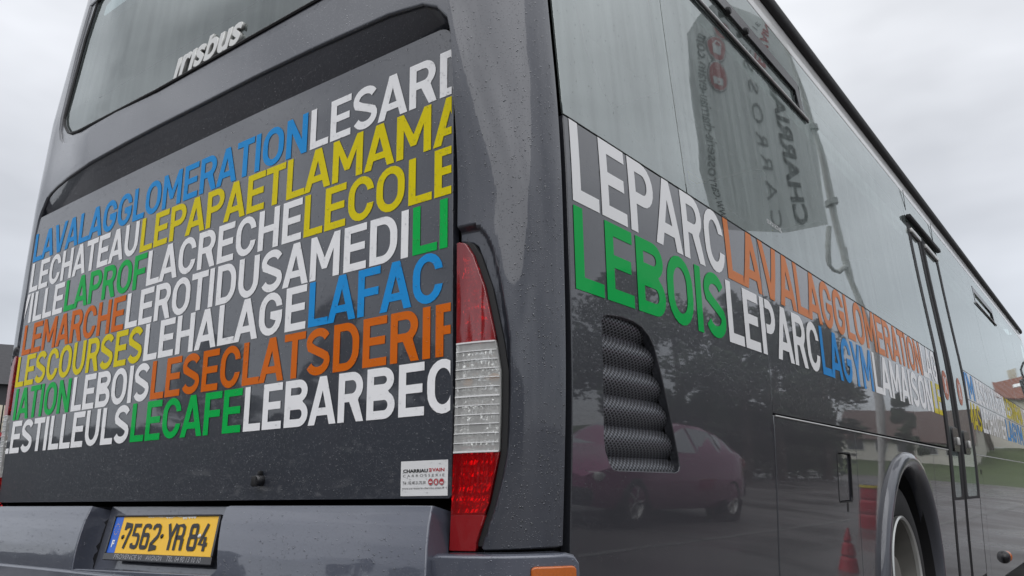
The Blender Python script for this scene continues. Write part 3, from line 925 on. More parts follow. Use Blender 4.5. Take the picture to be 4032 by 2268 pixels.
# --- tail lamps
LENS_R = [(-.1278, .818), (-.1277, .825), (-.1035, .8991), (-.0853, .9937), (-.0845, 1.08), (-.0853, 1.1555), (-.0959, 1.2173), (-.1214, 1.3331), (-.1477, 1.4051), (-.1655, 1.4321), (-.1800, 1.4375)]
def lens_right(z):
    zs = [p[1] for p in LENS_R]; ss = [p[0] for p in LENS_R]
    return float(np.interp(z, zs, ss))
def lens_poly(z0, z1, inset=0.0):
    L0 = -.1855
    P = [(L0 + inset, z0), (lens_right(z0) - inset, z0)]
    P += [(s - inset, z) for s, z in LENS_R if z0 + .002 < z < z1 - .002]
    P += [(lens_right(z1) - inset, z1), (L0 + inset, z1)]
    return P
def lens_mat(name, tint, rough=0.05, ior=1.5, ribs=0.0, film=None):
    m = bpy.data.materials.new(name); m.use_nodes = True
    nt = m.node_tree; nt.nodes.clear()
    out = nt.nodes.new('ShaderNodeOutputMaterial')
    tr = nt.nodes.new('ShaderNodeBsdfTransparent'); tr.inputs['Color'].default_value = (*tint, 1)
    gl = nt.nodes.new('ShaderNodeBsdfGlossy'); gl.inputs['Roughness'].default_value = rough
    fr = nt.nodes.new('ShaderNodeFresnel'); fr.inputs['IOR'].default_value = ior
    base = tr
    if film:
        df = nt.nodes.new('ShaderNodeBsdfDiffuse'); df.inputs['Color'].default_value = (*film[0], 1)
        mm = nt.nodes.new('ShaderNodeMixShader'); mm.inputs[0].default_value = film[1]
        link(nt, tr.outputs[0], mm.inputs[1]); link(nt, df.outputs[0], mm.inputs[2]); base = mm
    mx = nt.nodes.new('ShaderNodeMixShader')
    link(nt, fr.outputs[0], mx.inputs[0]); link(nt, base.outputs[0], mx.inputs[1]); link(nt, gl.outputs[0], mx.inputs[2])
    link(nt, mx.outputs[0], out.inputs[0])
    return m
M_REDLENS = lens_mat('red lens', (0.95, 0.02, 0.03), film=((.60, .01, .015), .30))
M_REDLENS2 = lens_mat('dull red lens', (0.55, 0.02, 0.03), film=((.42, .02, .025), .60))
M_REDLENS_TOP = lens_mat('red lens top', (0.95, 0.05, 0.06), ior=1.9, film=((.66, .06, .07), .32))  # paler film paints in the sky reflected on this lens
M_CLEAR = lens_mat('clear lens', (0.92, 0.93, 0.92), film=((.94, .94, .92), .34))  # white film paints in the brightness of the reflector behind
def refl_mat():
    m, nt, b = newmat('fluted reflector')
    tc = nt.nodes.new('ShaderNodeTexCoord')
    b.inputs['Base Color'].default_value = (.93, .93, .92, 1); b.inputs['Metallic'].default_value = .8; b.inputs['Roughness'].default_value = .10
    w1 = nt.nodes.new('ShaderNodeTexWave'); w1.wave_type = 'BANDS'; w1.bands_direction = 'X'
    w1.inputs['Scale'].default_value = 34; w1.inputs['Distortion'].default_value = 2.4; w1.inputs['Detail'].default_value = 2; w1.inputs['Detail Scale'].default_value = .6
    link(nt, tc.outputs['Object'], w1.inputs['Vector'])
    w2 = nt.nodes.new('ShaderNodeTexWave'); w2.wave_type = 'BANDS'; w2.bands_direction = 'Z'
    w2.inputs['Scale'].default_value = 14; w2.inputs['Distortion'].default_value = 3.0
    link(nt, tc.outputs['Object'], w2.inputs['Vector'])
    ad = nt.nodes.new('ShaderNodeMath'); ad.operation = 'ADD'
    link(nt, w1.outputs['Fac'], ad.inputs[0]); link(nt, w2.outputs['Fac'], ad.inputs[1])
    bp = nt.nodes.new('ShaderNodeBump'); bp.inputs['Distance'].default_value = .0015; bp.inputs['Strength'].default_value = .5
    link(nt, ad.outputs[0], bp.inputs['Height']); link(nt, bp.outputs[0], b.inputs['Normal'])
    return m
M_FLUTE = refl_mat()
def tail_lamp(mirror):
    side_ = 'left' if mirror else 'right'
    lamp = empty('x0')
    lamp.name = 'tail_lamp'; lamp.parent = bus
    mir = (lambda P: [(-WB - s, z) for s, z in P][::-1]) if mirror else (lambda P: P)
    lc = frange(-.20, -.08, .02); lc = [-WB - s for s in lc] if mirror else lc
    zc = frange(.8, 1.45, .05)
    sheet('lamp_housing', mir(lens_poly(.8075, 1.4375, -.008)), [], rear_map(-.030, lip=False), M_BLACKGLOSS, lamp, thick=.03, acuts=lc, bcuts=zc)
    V, F = [], []
    zs = [.880 + .0185 / 4 * i for i in range(int((1.42 - .880) / (.0185 / 4)) + 1)]
    nx = 33
    fm = rear_map(-.022, lip=False)
    for z in zs:
        r_ = lens_right(z) - .004; l_ = -.183
        for i in range(nx):
            s_ = l_ + (r_ - l_) * i / (nx - 1)
            ph = ((z - .88) / .0185) % 1.0
            row = int((z - .88) / .0185 + 1e-6)
            col = (i % 4) / 4.0
            grp = row % 6
            sg = (1 - ph) * .0095 if grp < 3 else (ph * .0030 if grp < 5 else (1 - ph) * .006)
            d = sg + (.0042 if i > nx * .45 else .0022) * math.sin(col * math.pi * 2 + row * .9) + .0015 * math.sin(row * 2.7 + (i // 4) * 1.9)
            p = fm(-WB - s_ if mirror else s_, z)
            V.append((p[0], p[1] - d, p[2]))
    for j in range(len(zs) - 1):
        for i in range(nx - 1): F.append((j * nx + i, j * nx + i + 1, (j + 1) * nx + i + 1, (j + 1) * nx + i))
    mesh_obj('reflector', V, F, M_FLUTE, lamp, smooth=.35)
    sheet('red_lens', mir(lens_poly(1.2205, 1.4375)), [], rear_map(.001, lip=False), M_REDLENS_TOP, lamp, thick=.010, acuts=lc, bcuts=zc, rnd=.003, label='upper red lens')
    cl = sheet('clear_lens', mir(lens_poly(.9965, 1.2185)), [], rear_map(.001, lip=False), M_CLEAR, lamp, thick=.010, acuts=lc, bcuts=zc, rnd=.002, label='clear ribbed lens')
    sheet('red_lens', mir(lens_poly(.8765, .9945)), [], rear_map(.001, lip=False), M_REDLENS, lamp, thick=.010, acuts=lc, bcuts=zc, rnd=.002, label='lower red lens over the fluted reflector')
    sheet('red_lens', mir(lens_poly(.8100, .8750)), [], rear_map(.001, lip=False), M_REDLENS2, lamp, thick=.010, acuts=lc, bcuts=zc, rnd=.003, label='lowest dull red lens')
    # the pale ribs moulded across the clear lens
    z = 1.2185; k = 0
    while z > .995:
        t = .0014 if k % 6 == 0 else .0006
        zz = min(1.2178, max(.9975, z))
        P = [(-.1850, zz - t), (lens_right(zz) - .001, zz - t), (lens_right(zz) - .001, zz + t), (-.1850, zz + t)]
        sheet('lens_rib', mir(P), [], rear_map(.0028, lip=False), M_STICKER, cl, thick=.0015, acuts=lc, rnd=.0004)
        z -= .0185; k += 1
    for (s, z, r) in ((-.103, 1.145, .010), (-.165, 1.138, .009), (-.142, 1.05, .012)):
        s_ = -WB - s if mirror else s
        p = Vector(rear_map(-.016, lip=False)(s_, z))
        bm = bmesh.new(); bmesh.ops.create_uvsphere(bm, u_segments=12, v_segments=8, radius=r)
        bmesh.ops.transform(bm, matrix=Matrix.Translation(p) @ Matrix.Diagonal((1.5, .8, 1, 1)), verts=bm.verts)
        bm_obj('bulb', bm, M_AMBERBULB if z > 1.1 else M_GREYINK, lamp, .8)
    # black plastic trim strip down the outer edge
    P = [(s + .004, z) for s, z in LENS_R] ; Q = [(s + .0155, z) for s, z in LENS_R][::-1]
    sheet('lamp_trim', mir(P + Q), [], rear_map(-.008, lip=False), M_BLACK, lamp, thick=.02, acuts=lc, bcuts=zc, rnd=.002)
    return lamp
tail_lamp(False)
tail_lamp(True)

# --- rear bumper
def boff(z):
    return float(np.interp(z, [.70, .74, .78, .82, .86, .893], [.090, .086, .079, .069, .056, .040]))
def bump_map(s, z):
    x, y, nx, ny = plan(s)
    o = boff(z)
    return (x + nx * o, y + ny * o, z)
notch = [(-.908, .893), (-.900, .86), (-.880, .80), (-.862, .752), (-.885, .7355), (-1.55, .722), (-1.575, .7175), (-1.5965, .893)]
block = [(-2.60, .893)][:0] + [(-WB + .02, .719), (-.60, .719), (-.195, .719), (-.192, .76), (-.186, .80), (-.178, .86), (-.172, .893)] + notch + [(-2.60, .893), (-2.60, .719)]
block = [(-2.60, .719), (-.200, .719), (-.201, .76), (-.206, .80), (-.216, .86), (-.222, .893)] + notch + [(-2.60, .893)]
bumper = sheet('rear_bumper', block, [], bump_map, M_PAINT_LIGHT, bus, thick=.06, acuts=sorted(frange(-2.6, -2.3, .02) + frange(-2.3, -.2, .1)), bcuts=frange(.72, .893, .02), rnd=.005)
def low_map(s, z):
    x, y, nx, ny = plan(s)
    o = .092 + .02 * math.sin((z - .3) / .45 * math.pi) if s < -.21 else .060
    t = smooth01((-.215 - s) / .03)
    o = .060 * (1 - t) + t * (.096 + .012 * math.sin(min(1, max(0, (z - .3) / .45)) * math.pi))
    return (x + nx * o, y + ny * o, z)
low = [(-2.60, .30), (.022, .30), (.030, .60), (.0256, .787), (.020, .797), (.010, .8005), (-.195, .7985), (-.213, .790), (-.222, .760), (-.230, .722), (-.26, .7135), (-2.60, .7135)]
sheet('lower_bumper', low, [[(-.036, .69), (-.036, .7815), (-.032, .7865), (.0315, .7862), (.0315, .69)][::-1][:0] or rrect(-.040, .690, .0225, .7865, .006)[::-1]], low_map, M_PAINT_LIGHT, bus, thick=.05,
      acuts=sorted(frange(-2.6, -2.3, .02) + frange(-2.2, -.3, .1) + frange(-.26, .03, .01)), bcuts=frange(.3, .8, .04), rnd=.010)
# amber side marker let into the bumper corner
mk = sheet('side_marker_lens', rrect(-.0365, .693, .019, .783, .005), [], lambda s, z: (plan(s)[0] + plan(s)[2] * .068, plan(s)[1] + plan(s)[3] * .068, z), M_AMBER, bus, thick=.03, acuts=frange(-.04, .03, .008), rnd=.004, label='amber marker lens on the bumper corner')

# recess for the number plate
def rec(name, P, mat):
    mesh_obj(name, P, [tuple(range(len(P)))], mat, bus)
def rb(x, z): return (x, .025 - (.893 - z) * .28, z)
mesh_obj('plate_recess', [rb(-1.5965, .893), rb(-.905, .893), rb(-.86, .722), rb(-1.572, .722),
    (-1.5965, -.045, .893), (-.905, -.045, .893), (-.862, -.083, .74), (-1.575, -.085, .7175), (-.885, -.085, .7300), rb(-.88, .722)],
    [(0, 1, 2, 3)], M_PAINT_LIGHT, bus)
V = [(-1.5965, -.030, .893), rb(-1.5965, .893), rb(-1.572, .722), (-1.575, -.080, .7175)]
mesh_obj('recess_wall', V, [(0, 1, 2, 3)], M_BLACKGLOSS, bus)
V = [(-.906, -.030, .893), rb(-.906, .893), rb(-.86, .722), (-.862, -.080, .722)]
mesh_obj('recess_wall', V, [(0, 1, 2, 3)], M_PAINT_LIGHT, bus)
V = [(-1.575, -.080, .7175), rb(-1.572, .722), rb(-.86, .730), (-.862, -.080, .733)]
mesh_obj('recess_wall', V, [(0, 1, 2, 3)], M_PAINT_LIGHT, bus)

# --- number plate: tilted in the recess
PL_TL, PL_TR, PL_BL = Vector((-1.4985, -.0075, .8635)), Vector((-.9835, -.0055, .8690)), Vector((-1.4735, -.0400, .7675))
pu = (PL_TR - PL_TL).normalized(); pv = (PL_TL - PL_BL)
ph_ = pv.length; pv = pv.normalized()
pv = (pv - pu * pv.dot(pu) * 0).normalized()
pn = pu.cross(pv).normalized()
PW = (PL_TR - PL_TL).length
def pp(u, v, w=0.0): return PL_BL + pu * u + pv * v + pn * w
plate = mesh_obj('number_plate', [pp(0, 0, -.002), pp(PW, 0, -.002), pp(PW, ph_, -.002), pp(0, ph_, -.002), pp(0, 0, 0), pp(PW, 0, 0), pp(PW, ph_, 0), pp(0, ph_, 0)],
    [(3, 2, 1, 0), (4, 5, 6, 7), (0, 1, 5, 4), (1, 2, 6, 5), (2, 3, 7, 6), (3, 0, 4, 7)], M_PLATE, bus, label='yellow number plate 7562 YR 84')
def quad(name, u0, v0, u1, v1, w, mat, parent):
    return mesh_obj(name, [pp(u0, v0, w), pp(u1, v0, w), pp(u1, v1, w), pp(u0, v1, w)], [(0, 1, 2, 3)], mat, parent)
quad('plate_band', 0, 0, .042, ph_, .0006, M_PLATEBLUE, plate)
# black holder with the dealer's strip underneath
bm = bmesh.new()
for (u0, v0, u1, v1) in ((-.006, -.0205, PW + .008, -.0005), (-.006, ph_ + .0005, PW + .008, ph_ + .0045), (PW + .0005, 0, PW + .008, ph_), (-.006, 0, -.0005, ph_)):
    pts = [pp(u0, v0, -.004), pp(u1, v0, -.004), pp(u1, v1, -.004), pp(u0, v1, -.004), pp(u0, v0, .005), pp(u1, v0, .005), pp(u1, v1, .005), pp(u0, v1, .005)]
    vv = [bm.verts.new(p) for p in pts]
    for f in ((3, 2, 1, 0), (4, 5, 6, 7), (0, 1, 5, 4), (1, 2, 6, 5), (2, 3, 7, 6), (3, 0, 4, 7)): bm.faces.new([vv[i] for i in f])
bmesh.ops.bevel(bm, geom=bm.edges[:], offset=.0012, segments=1, affect='EDGES')
holder = bm_obj('plate_holder', bm, M_BLACKGLOSS, bus, .5)
box('plate_bracket', tuple(pp(PW / 2, ph_ * .5, -.030)), (.30, .020, .04), M_BLACK, bus)
pl_place = lambda x, y, w=.0014: (lambda u, v, ww: pp(x + u, y + v, w))
M_STRIPINK = plain('worn silver print', (.35, .35, .36), .4, .4)
text_mesh('holder_print', 'PROVENCE VI', .02, pl_place(.055, -.0165, .0056), M_STRIPINK, holder, shear=.2, width=.148, height=.0125)
text_mesh('holder_print', 'AVIGNON', .02, pl_place(.222, -.0165, .0056), M_STRIPINK, holder, shear=.2, width=.080, height=.0125)
text_mesh('holder_print', 'TEL. 04 90 13 10 10', .02, pl_place(.325, -.0165, .0056), M_STRIPINK, holder, shear=.2, width=.155, height=.0125)
text_mesh('band_letter', 'F', .02, pl_place(.015, .016), M_STICKER, plate, width=.014, height=.021, offset=.0008)
for k in range(12):
    a = 2 * math.pi * k / 12
    P = []
    for q in range(10):
        b_ = math.pi / 2 + q * math.pi / 5; rr = .0022 if q % 2 == 0 else .0009
        P.append(pp(.021 + .0125 * math.cos(a) + rr * math.cos(b_), .068 + .0155 * math.sin(a) + rr * math.sin(b_), .0014))
    mesh_obj('band_star', P, [tuple(range(10))], M_PLATE, plate)
# characters of the number: tall narrow strokes
def pstroke(paths, x0, wd, w=.15):
    V, F = [], []
    for lv, path in enumerate(paths):
        closed = path[0] == path[-1] and len(path) > 3
        pts = [(p[0] * .48, p[1]) for p in path]
        if closed:
            pts = pts[:-1]
            n = len(pts); A, B = [], []
            for i in range(n):
                a = Vector(pts[i - 1]); p = Vector(pts[i]); b = Vector(pts[(i + 1) % n])
                d = (b - a).normalized(); nn = Vector((-d.y, d.x)); d1 = (p - a).normalized()
                k_ = 1 / max(.5, Vector((-d1.y, d1.x)).dot(nn))
                A.append(p + nn * w / 2 * k_); B.append(p - nn * w / 2 * k_)
            o = len(V)
            for q in A + B: V.append(pp(x0 + q[0] * wd, .0135 + q[1] * .071, .0016 + lv * .00015))
            for i in range(n): F.append((o + i, o + (i + 1) % n, o + n + (i + 1) % n, o + n + i))
        else:
            P = stroke(pts, w)
            n = len(pts); o = len(V)
            for q in P: V.append(pp(x0 + q[0] * wd, .0135 + q[1] * .071, .0016 + lv * .00015))
            for i in range(n - 1): F.append((o + i, o + i + 1, o + 2 * n - 2 - i, o + 2 * n - 1 - i))
    mesh_obj('plate_character', V, F, M_INK, plate)
def rl(x0, y0, x1, y1, r=.14):
    P = rrect(x0, y0, x1, y1, r, 3); return P + [P[0]]
h2 = .07
PCH = {
 '7': [[(.12, .74), (.12, .93), (.88, .93), (.88, .78), (.42, 0)]],
 '5': [[(.92, .93), (.10, .93), (.10, .56), (.70, .56), (.86, .48), (.90, .40), (.90, .20), (.82, .10), (.70, .07), (.30, .07), (.16, .10), (.10, .22)]],
 '6': [rl(.10, .07, .90, .56, .12), [(.10, .30), (.10, .80), (.20, .91), (.35, .93), (.70, .93), (.84, .90), (.90, .80)]],
 '2': [[(.10, .76), (.14, .88), (.30, .93), (.70, .93), (.86, .88), (.90, .78), (.90, .66), (.80, .50), (.12, .20), (.10, .07), (.95, .07)]],
 'Y': [[(.02, 1.0), (.50, .45), (.50, 0)], [(.98, 1.0), (.50, .45)]],
 'R': [[(.10, 0), (.10, .93), (.70, .93), (.88, .86), (.90, .76), (.90, .62), (.82, .52), (.70, .48), (.10, .48)], [(.66, .48), (.90, .40), (.90, 0)]],
 '8': [rl(.10, .07, .90, .52, .12), rl(.14, .52, .86, .93, .12)],
 '4': [[(.75, 1.0), (.10, .24), (1.0, .24)], [(.68, .52), (.68, 0)]],
}
cx0 = .066
for ch, x in (('7', .066), ('5', .116), ('6', .166), ('2', .216), ('Y', .292), ('R', .334), ('8', .397), ('4', .446)):
    pstroke(PCH[ch], x, .080)
for (u, v, m_) in ((.066, .046, M_INK), (.268, .050, M_INK), (.444, .052, M_CHROME)):
    p = pp(u, v, .001)
    lathe('plate_screw', [(0, .003), (.004, .003), (.0062, .001), (.0064, 0)], p, pn, m_, plate, 14)
# chipped film along the top edge
for (u0, u1, d) in ((.17, .205, .003), (.262, .300, .006), (.345, .368, .010), (.368, .410, .007), (.20, .36, .0022)):
    n = 9; P = [pp(u0, ph_, .0009), pp(u1, ph_, .0009)]
    for k in range(n):
        t = 1 - (k + .5) / n
        P.append(pp(u0 + (u1 - u0) * t, ph_ - d * (.6 + .4 * math.sin(k * 2.3)), .0009))
    mesh_obj('plate_chip', P, [tuple(range(len(P)))], M_FLAKE, plate)

# ================================================================== side of the bus
SA = 1.333                                    # joint between the first and second panel
YR = 4.405                                    # rear edge of the middle door
G = .004
# mesh grille opening
GR = [(.2735, 1.285), (.283, 1.300), (.3026, 1.3063), (.3663, 1.312), (.4234, 1.3104), (.465, 1.303), (.5009, 1.2854), (.525, 1.262), (.5536, 1.2028), (.595, 1.105), (.640, .995), (.6472, .9752), (.640, .962), (.6188, .9575), (.3346, .9594), (.312, .964), (.2985, .975), (.282, 1.00), (.2746, 1.03)]
PA = [(.152, .30), (SA - G, .30), (SA - G, 1.742), (.152, 1.742)]
panelA = sheet('side_panel', PA, [GR], side_map(0), M_PAINT_SIDE, bus, thick=.02, bcuts=ZC, rnd=.003, label='rearmost side panel with the mesh grille')
PB = [(SA + G, 1.1545), (YR, 1.147), (YR, 1.742), (SA + G, 1.742)]
panelB = sheet('side_panel', PB, [], side_map(0), M_PAINT_SIDE, bus, thick=.02, bcuts=ZC, acuts=(2.0, 2.7, 3.4), rnd=.003, label='upper side panel between rear joint and middle door')
# lower panels, with the fuel flap and the wheel arch cut out
FLAP = rrect(2.004, .858, 2.200, 1.052, .020, 4)
PC = [(SA + G, .30), (2.285, .30), (2.285, 1.140), (SA + G, 1.1445)]
panelC = sheet('side_panel', PC, [FLAP[::-1]], side_map(.002), M_PAINT_SIDE, bus, thick=.02, bcuts=ZC, rnd=.004, label='lower side panel with the fuel flap')
flap = sheet('fuel_flap', rrect(2.016, .868, 2.189, 1.042, .014, 4), [], side_map(-.004), M_PAINT_SIDE, bus, thick=.01, bcuts=ZC, rnd=.003)
AC, AZ, ARX, ARZ = 3.216, .44, .650, .635
arch_pts = [(AC - ARX * math.cos(math.radians(a)), AZ + ARZ * math.sin(math.radians(a))) for a in range(-12, 193, 6)]
PD = [(2.292, .30)] + [p for p in arch_pts if p[1] > .305] + [(3.912, .30), (3.912, 1.1330), (2.292, 1.1395)]
sheet('side_panel', PD, [], side_map(.002), M_PAINT_SIDE, bus, thick=.02, bcuts=ZC, rnd=.004, label='lower side panel round the rear wheel')
sheet('side_panel', [(3.918, .30), (YR, .30), (YR, 1.1310), (3.918, 1.1330)], [], side_map(.002), M_PAINT_SIDE, bus, thick=.02, bcuts=ZC, rnd=.004, label='narrow lower panel beside the middle door')
# panels ahead of the middle door
YF = 5.535
YE = 12.1
panelF1 = sheet('side_panel', [(YF, 1.537), (YE, 1.537), (YE, 1.752), (YF, 1.752)], [], side_map(0), M_PAINT_SIDE, bus, thick=.02, bcuts=ZC, acuts=frange(YF, YE, 1.0), rnd=.003, label='lettered panel strip under the front windows')
panelF2 = sheet('side_panel', [(YF, 1.137), (YE, 1.137), (YE, 1.531), (YF, 1.531)], [], side_map(0), M_PAINT_SIDE, bus, thick=.02, bcuts=ZC, acuts=frange(YF, YE, 1.0), rnd=.003, label='middle panel strip ahead of the middle door')
sheet('side_panel', [(YF, .23), (5.766, .23), (5.766, 1.130), (YF, 1.130)], [], side_map(.001), M_PAINT_SIDE, bus, thick=.02, bcuts=ZC, rnd=.003, label='narrow lower panel ahead of the middle door')
sheet('side_panel', [(5.772, .215), (YE, .205), (YE, 1.130), (5.772, 1.130)], [], side_map(.001), M_PAINT_SIDE, bus, thick=.02, bcuts=ZC, acuts=frange(YF, YE, 1.0), rnd=.003, label='long lower panel towards the front')
# bright lip along the lower panels' top edge
tube('trim_strip', [(xp(1.14) + .004, SA + .01, 1.1445), (xp(1.14) + .004, 2.28, 1.140), (xp(1.13) + .004, 3.9, 1.1330), (xp(1.13) + .004, YR, 1.131)], .0026, M_CHROME, bus, 6)
tube('trim_strip', [(xp(1.13) + .004, YF, 1.1305), (xp(1.13) + .004, YE, 1.1305)], .0026, M_CHROME, bus, 6)

# side lettering
C1 = .1985; Z1 = 1.5435; Z2 = 1.3410; C2 = .192
def sword(t, c, x0, x1, z0, cap, an=None, lo=.156, hi=YR - .004):
    for a, b, par in ((lo, min(hi, SA - G - .001), panelA), (max(lo, SA + G + .001), hi, panelB)):
        if x0 < b and x1 > a and a < b:
            word(t, x0, x1, z0, cap, side_map(.0012), SFILM[c], par, c, anchor=an, clip=((a, -1), (b, 1)))
sword('LEPARC', 'w', .1705, 1.0424, Z1, C1)
sword('LAVALAGGLOMERATION', 'o', 1.0424, 3.9624, Z1, C1)
sword('LAG', 'w', 3.9624, 4.425, Z1, C1)
sword('LEBOIS', 'g', .1703, 1.0115, Z2, C2)
sword('LEPARC', 'w', 1.0115, 1.925, Z2, C2)
sword('LAGYM', 'b', 1.9296, 2.730, Z2, C2)
sword('LAMAISON', 'w', 2.7375, 4.135, Z2, C2)
sword('LE', 'y', 4.1412, 4.44, Z2, C2)
fc = ((YF + .003, -1), (YE - .003, 1))
for t, c, a, b in (('LAGYM', 'b', 4.70, 5.965), ('LESCYCLISTES', 'w', 5.975, 7.89), ('LECINEMA', 'y', 7.90, 9.40), ('LEPARC', 'w', 9.42, 10.6)):
    word(t, a, b, 1.5455, .200, side_map(.0012), SFILM[c], panelF1, c, clip=fc)
for t, c, a, b in (('MAS', 'y', 5.46, 6.10), ('LECHANTIER', 'w', 6.12, 7.66), ('LAGYM', 'b', 7.69, 9.1), ('LECAFE', 'y', 9.15, 10.4)):
    word(t, a, b, 1.318, .202, side_map(.0012), SFILM[c], panelF2, c, clip=fc)

# --- mesh grille: a corrugated perforated sheet behind the opening
def grille():
    m, nt, b = newmat('perforated black mesh')
    tc = nt.nodes.new('ShaderNodeTexCoord')
    mpn = nt.nodes.new('ShaderNodeMapping'); mpn.inputs['Rotation'].default_value = (math.radians(45), 0, 0); mpn.inputs['Scale'].default_value = (0, .62, 1); mpn.inputs['Location'].default_value = (0, 0, 0)
    link(nt, tc.outputs['Object'], mpn.inputs[0])
    ch = nt.nodes.new('ShaderNodeTexVoronoi'); ch.inputs['Scale'].default_value = 138; ch.inputs['Randomness'].default_value = 0.0
    link(nt, mpn.outputs[0], ch.inputs['Vector'])
    mr = nt.nodes.new('ShaderNodeMapRange'); mr.inputs['From Min'].default_value = .30; mr.inputs['From Max'].default_value = .42
    link(nt, ch.outputs['Distance'], mr.inputs['Value'])
    mx = nt.nodes.new('ShaderNodeMix'); mx.data_type = 'RGBA'
    mx.inputs['A'].default_value = (.003, .003, .004, 1); mx.inputs['B'].default_value = (.15, .155, .172, 1)
    link(nt, mr.outputs[0], mx.inputs['Factor']); link(nt, mx.outputs['Result'], b.inputs['Base Color'])
    b.inputs['Roughness'].default_value = .33; b.inputs['Metallic'].default_value = .5
    bp = nt.nodes.new('ShaderNodeBump'); bp.inputs['Distance'].default_value = .002
    link(nt, mr.outputs[0], bp.inputs['Height']); link(nt, bp.outputs[0], b.inputs['Normal'])
    V, F = [], []
    ys = frange(.262, .665, .02); zs = frange(.945, 1.33, .004)
    for z in zs:
        ph = (z - .925) / .0685 * 2 * math.pi
        wv = abs(math.sin(ph / 2)) ** 0.8
        d = -.032 + .021 * wv
        for y in ys: V.append((xp(z) + d, y, z))
    n = len(ys)
    for j in range(len(zs) - 1):
        for i in range(n - 1): F.append((j * n + i, j * n + i + 1, (j + 1) * n + i + 1, (j + 1) * n + i))
    mesh_obj('mesh_grille', V, F, m, bus, smooth=1.0, label='corrugated black mesh in the grille opening')
grille()

# --- wheel arch lip, liner and rear wheel
def arch_lip():
    V, F = [], []
    prof = [(0.000, .000), (-.006, .018), (-.020, .030), (-.045, .034), (-.068, .026), (-.080, .008), (-.084, -.05)]
    angs = [a for a in range(-14, 195, 4)]
    for a in angs:
        t = math.radians(a)
        for (dr, ox) in prof:
            y = AC - (ARX + .008 + dr) * math.cos(t); z = AZ + (ARZ + .008 + dr) * math.sin(t)
            V.append((xp(z) + ox, y, z))
    P = len(prof)
    for i in range(len(angs) - 1):
        for j in range(P - 1): F.append((i * P + j, i * P + j + 1, (i + 1) * P + j + 1, (i + 1) * P + j))
    mesh_obj('wheel_arch', V, F, M_PAINT, bus, smooth=1.2)
    V, F = [], []
    for a in angs:
        t = math.radians(a)
        for (r, x) in ((.570, -.05), (.575, -.60)):
            V.append((x, AC - r * math.cos(t), AZ + r * math.sin(t)))
    o = len(V)
    for i in range(len(angs) - 1): F.append((2 * i, 2 * i + 1, 2 * i + 3, 2 * i + 2))
    V += [(-.6, AC - .7, 0.1), (-.6, AC + .7, 0.1), (-.6, AC + .7, 1.15), (-.6, AC - .7, 1.15)]
    F.append((o, o + 1, o + 2, o + 3))
    mesh_obj('wheel_arch_liner', V, F, M_BLACK, bus, smooth=1.2)
arch_lip()
wheel = empty('rear_wheel'); wheel.parent = bus; wheel.location = (-.075, 3.21, .475)
lathe('tyre', [(.285, -.26), (.30, -.02), (.335, .0), (.40, .008), (.445, -.006), (.468, -.03), (.475, -.08), (.475, -.24)], (0, 0, 0), (1, 0, 0), M_TYRE, wheel, 72)
lathe('tyre', [(.285, -.60), (.30, -.33), (.335, -.31), (.40, -.305), (.445, -.31), (.468, -.33), (.475, -.36), (.475, -.58)], (0, 0, 0), (1, 0, 0), M_TYRE, wheel, 72)
lathe('rim_edge', [(.298, -.012), (.300, .010), (.292, .016), (.282, .008), (.279, -.02)], (0, 0, 0), (1, 0, 0), M_RIMEDGE, wheel, 72)
lathe('rim', [(.281, -.005), (.272, -.04), (.262, -.10), (.258, -.16), (.235, -.175), (.15, -.150), (.13, -.135), (.12, -.06), (.105, -.045), (0, -.045)], (0, 0, 0), (1, 0, 0), M_RIM, wheel, 72)
for k in range(10):
    a = 2 * math.pi * k / 10
    lathe('wheel_nut', [(0, .03), (.013, .03), (.016, .02), (.016, 0)], (-.150, .168 * math.cos(a), .168 * math.sin(a)), (1, 0, 0), M_RIMEDGE, wheel, 6)

# --- windows
GC = frange(1.7, 2.95, .08)
def pane(y0, y1, z0, z1, label, clear=None, mat=None, holes=(), acuts=()):
    g = sheet('side_window', [(y0, z0), (y1, z0), (y1, z1), (y0, z1)], list(holes), side_map(.001), mat or M_GLASS, bus, thick=.004, bcuts=GC, acuts=acuts, rnd=.0015, label=label)
    if clear is not None:
        sheet('glass_border', [(y0, z0), (y1, z0), (y1, z1), (y0, z1)], [clear] + list(holes), side_map(-.004), M_FRIT, g, thick=0, bcuts=GC)
    return g
ZT = 2.888
clear1 = [(.235, 2.80), (.232, 2.45), (.262, 2.14), (.292, 1.99), (.36, 1.895), (.44, 1.845), (.5145, 1.815), (.640, 1.795), (.668, 1.810), (.708, 2.1), (.715, 2.80)]
pane(.150, .788, 1.7475, ZT, 'rearmost side window pane', clear1[::-1])
HOP = [(.93, 2.571), (2.285, 2.571), (2.285, 2.735), (.93, 2.735)]
clear2 = [(.835, 2.56), (.83, 1.79), (4.36, 1.79), (4.36, 2.80), (2.33, 2.80), (2.33, 2.56)]
pane(.796, 4.440, 1.7475, ZT, 'long side window pane with the opening vent', clear2, holes=[HOP[::-1]], acuts=(1.8, 2.7, 3.6))
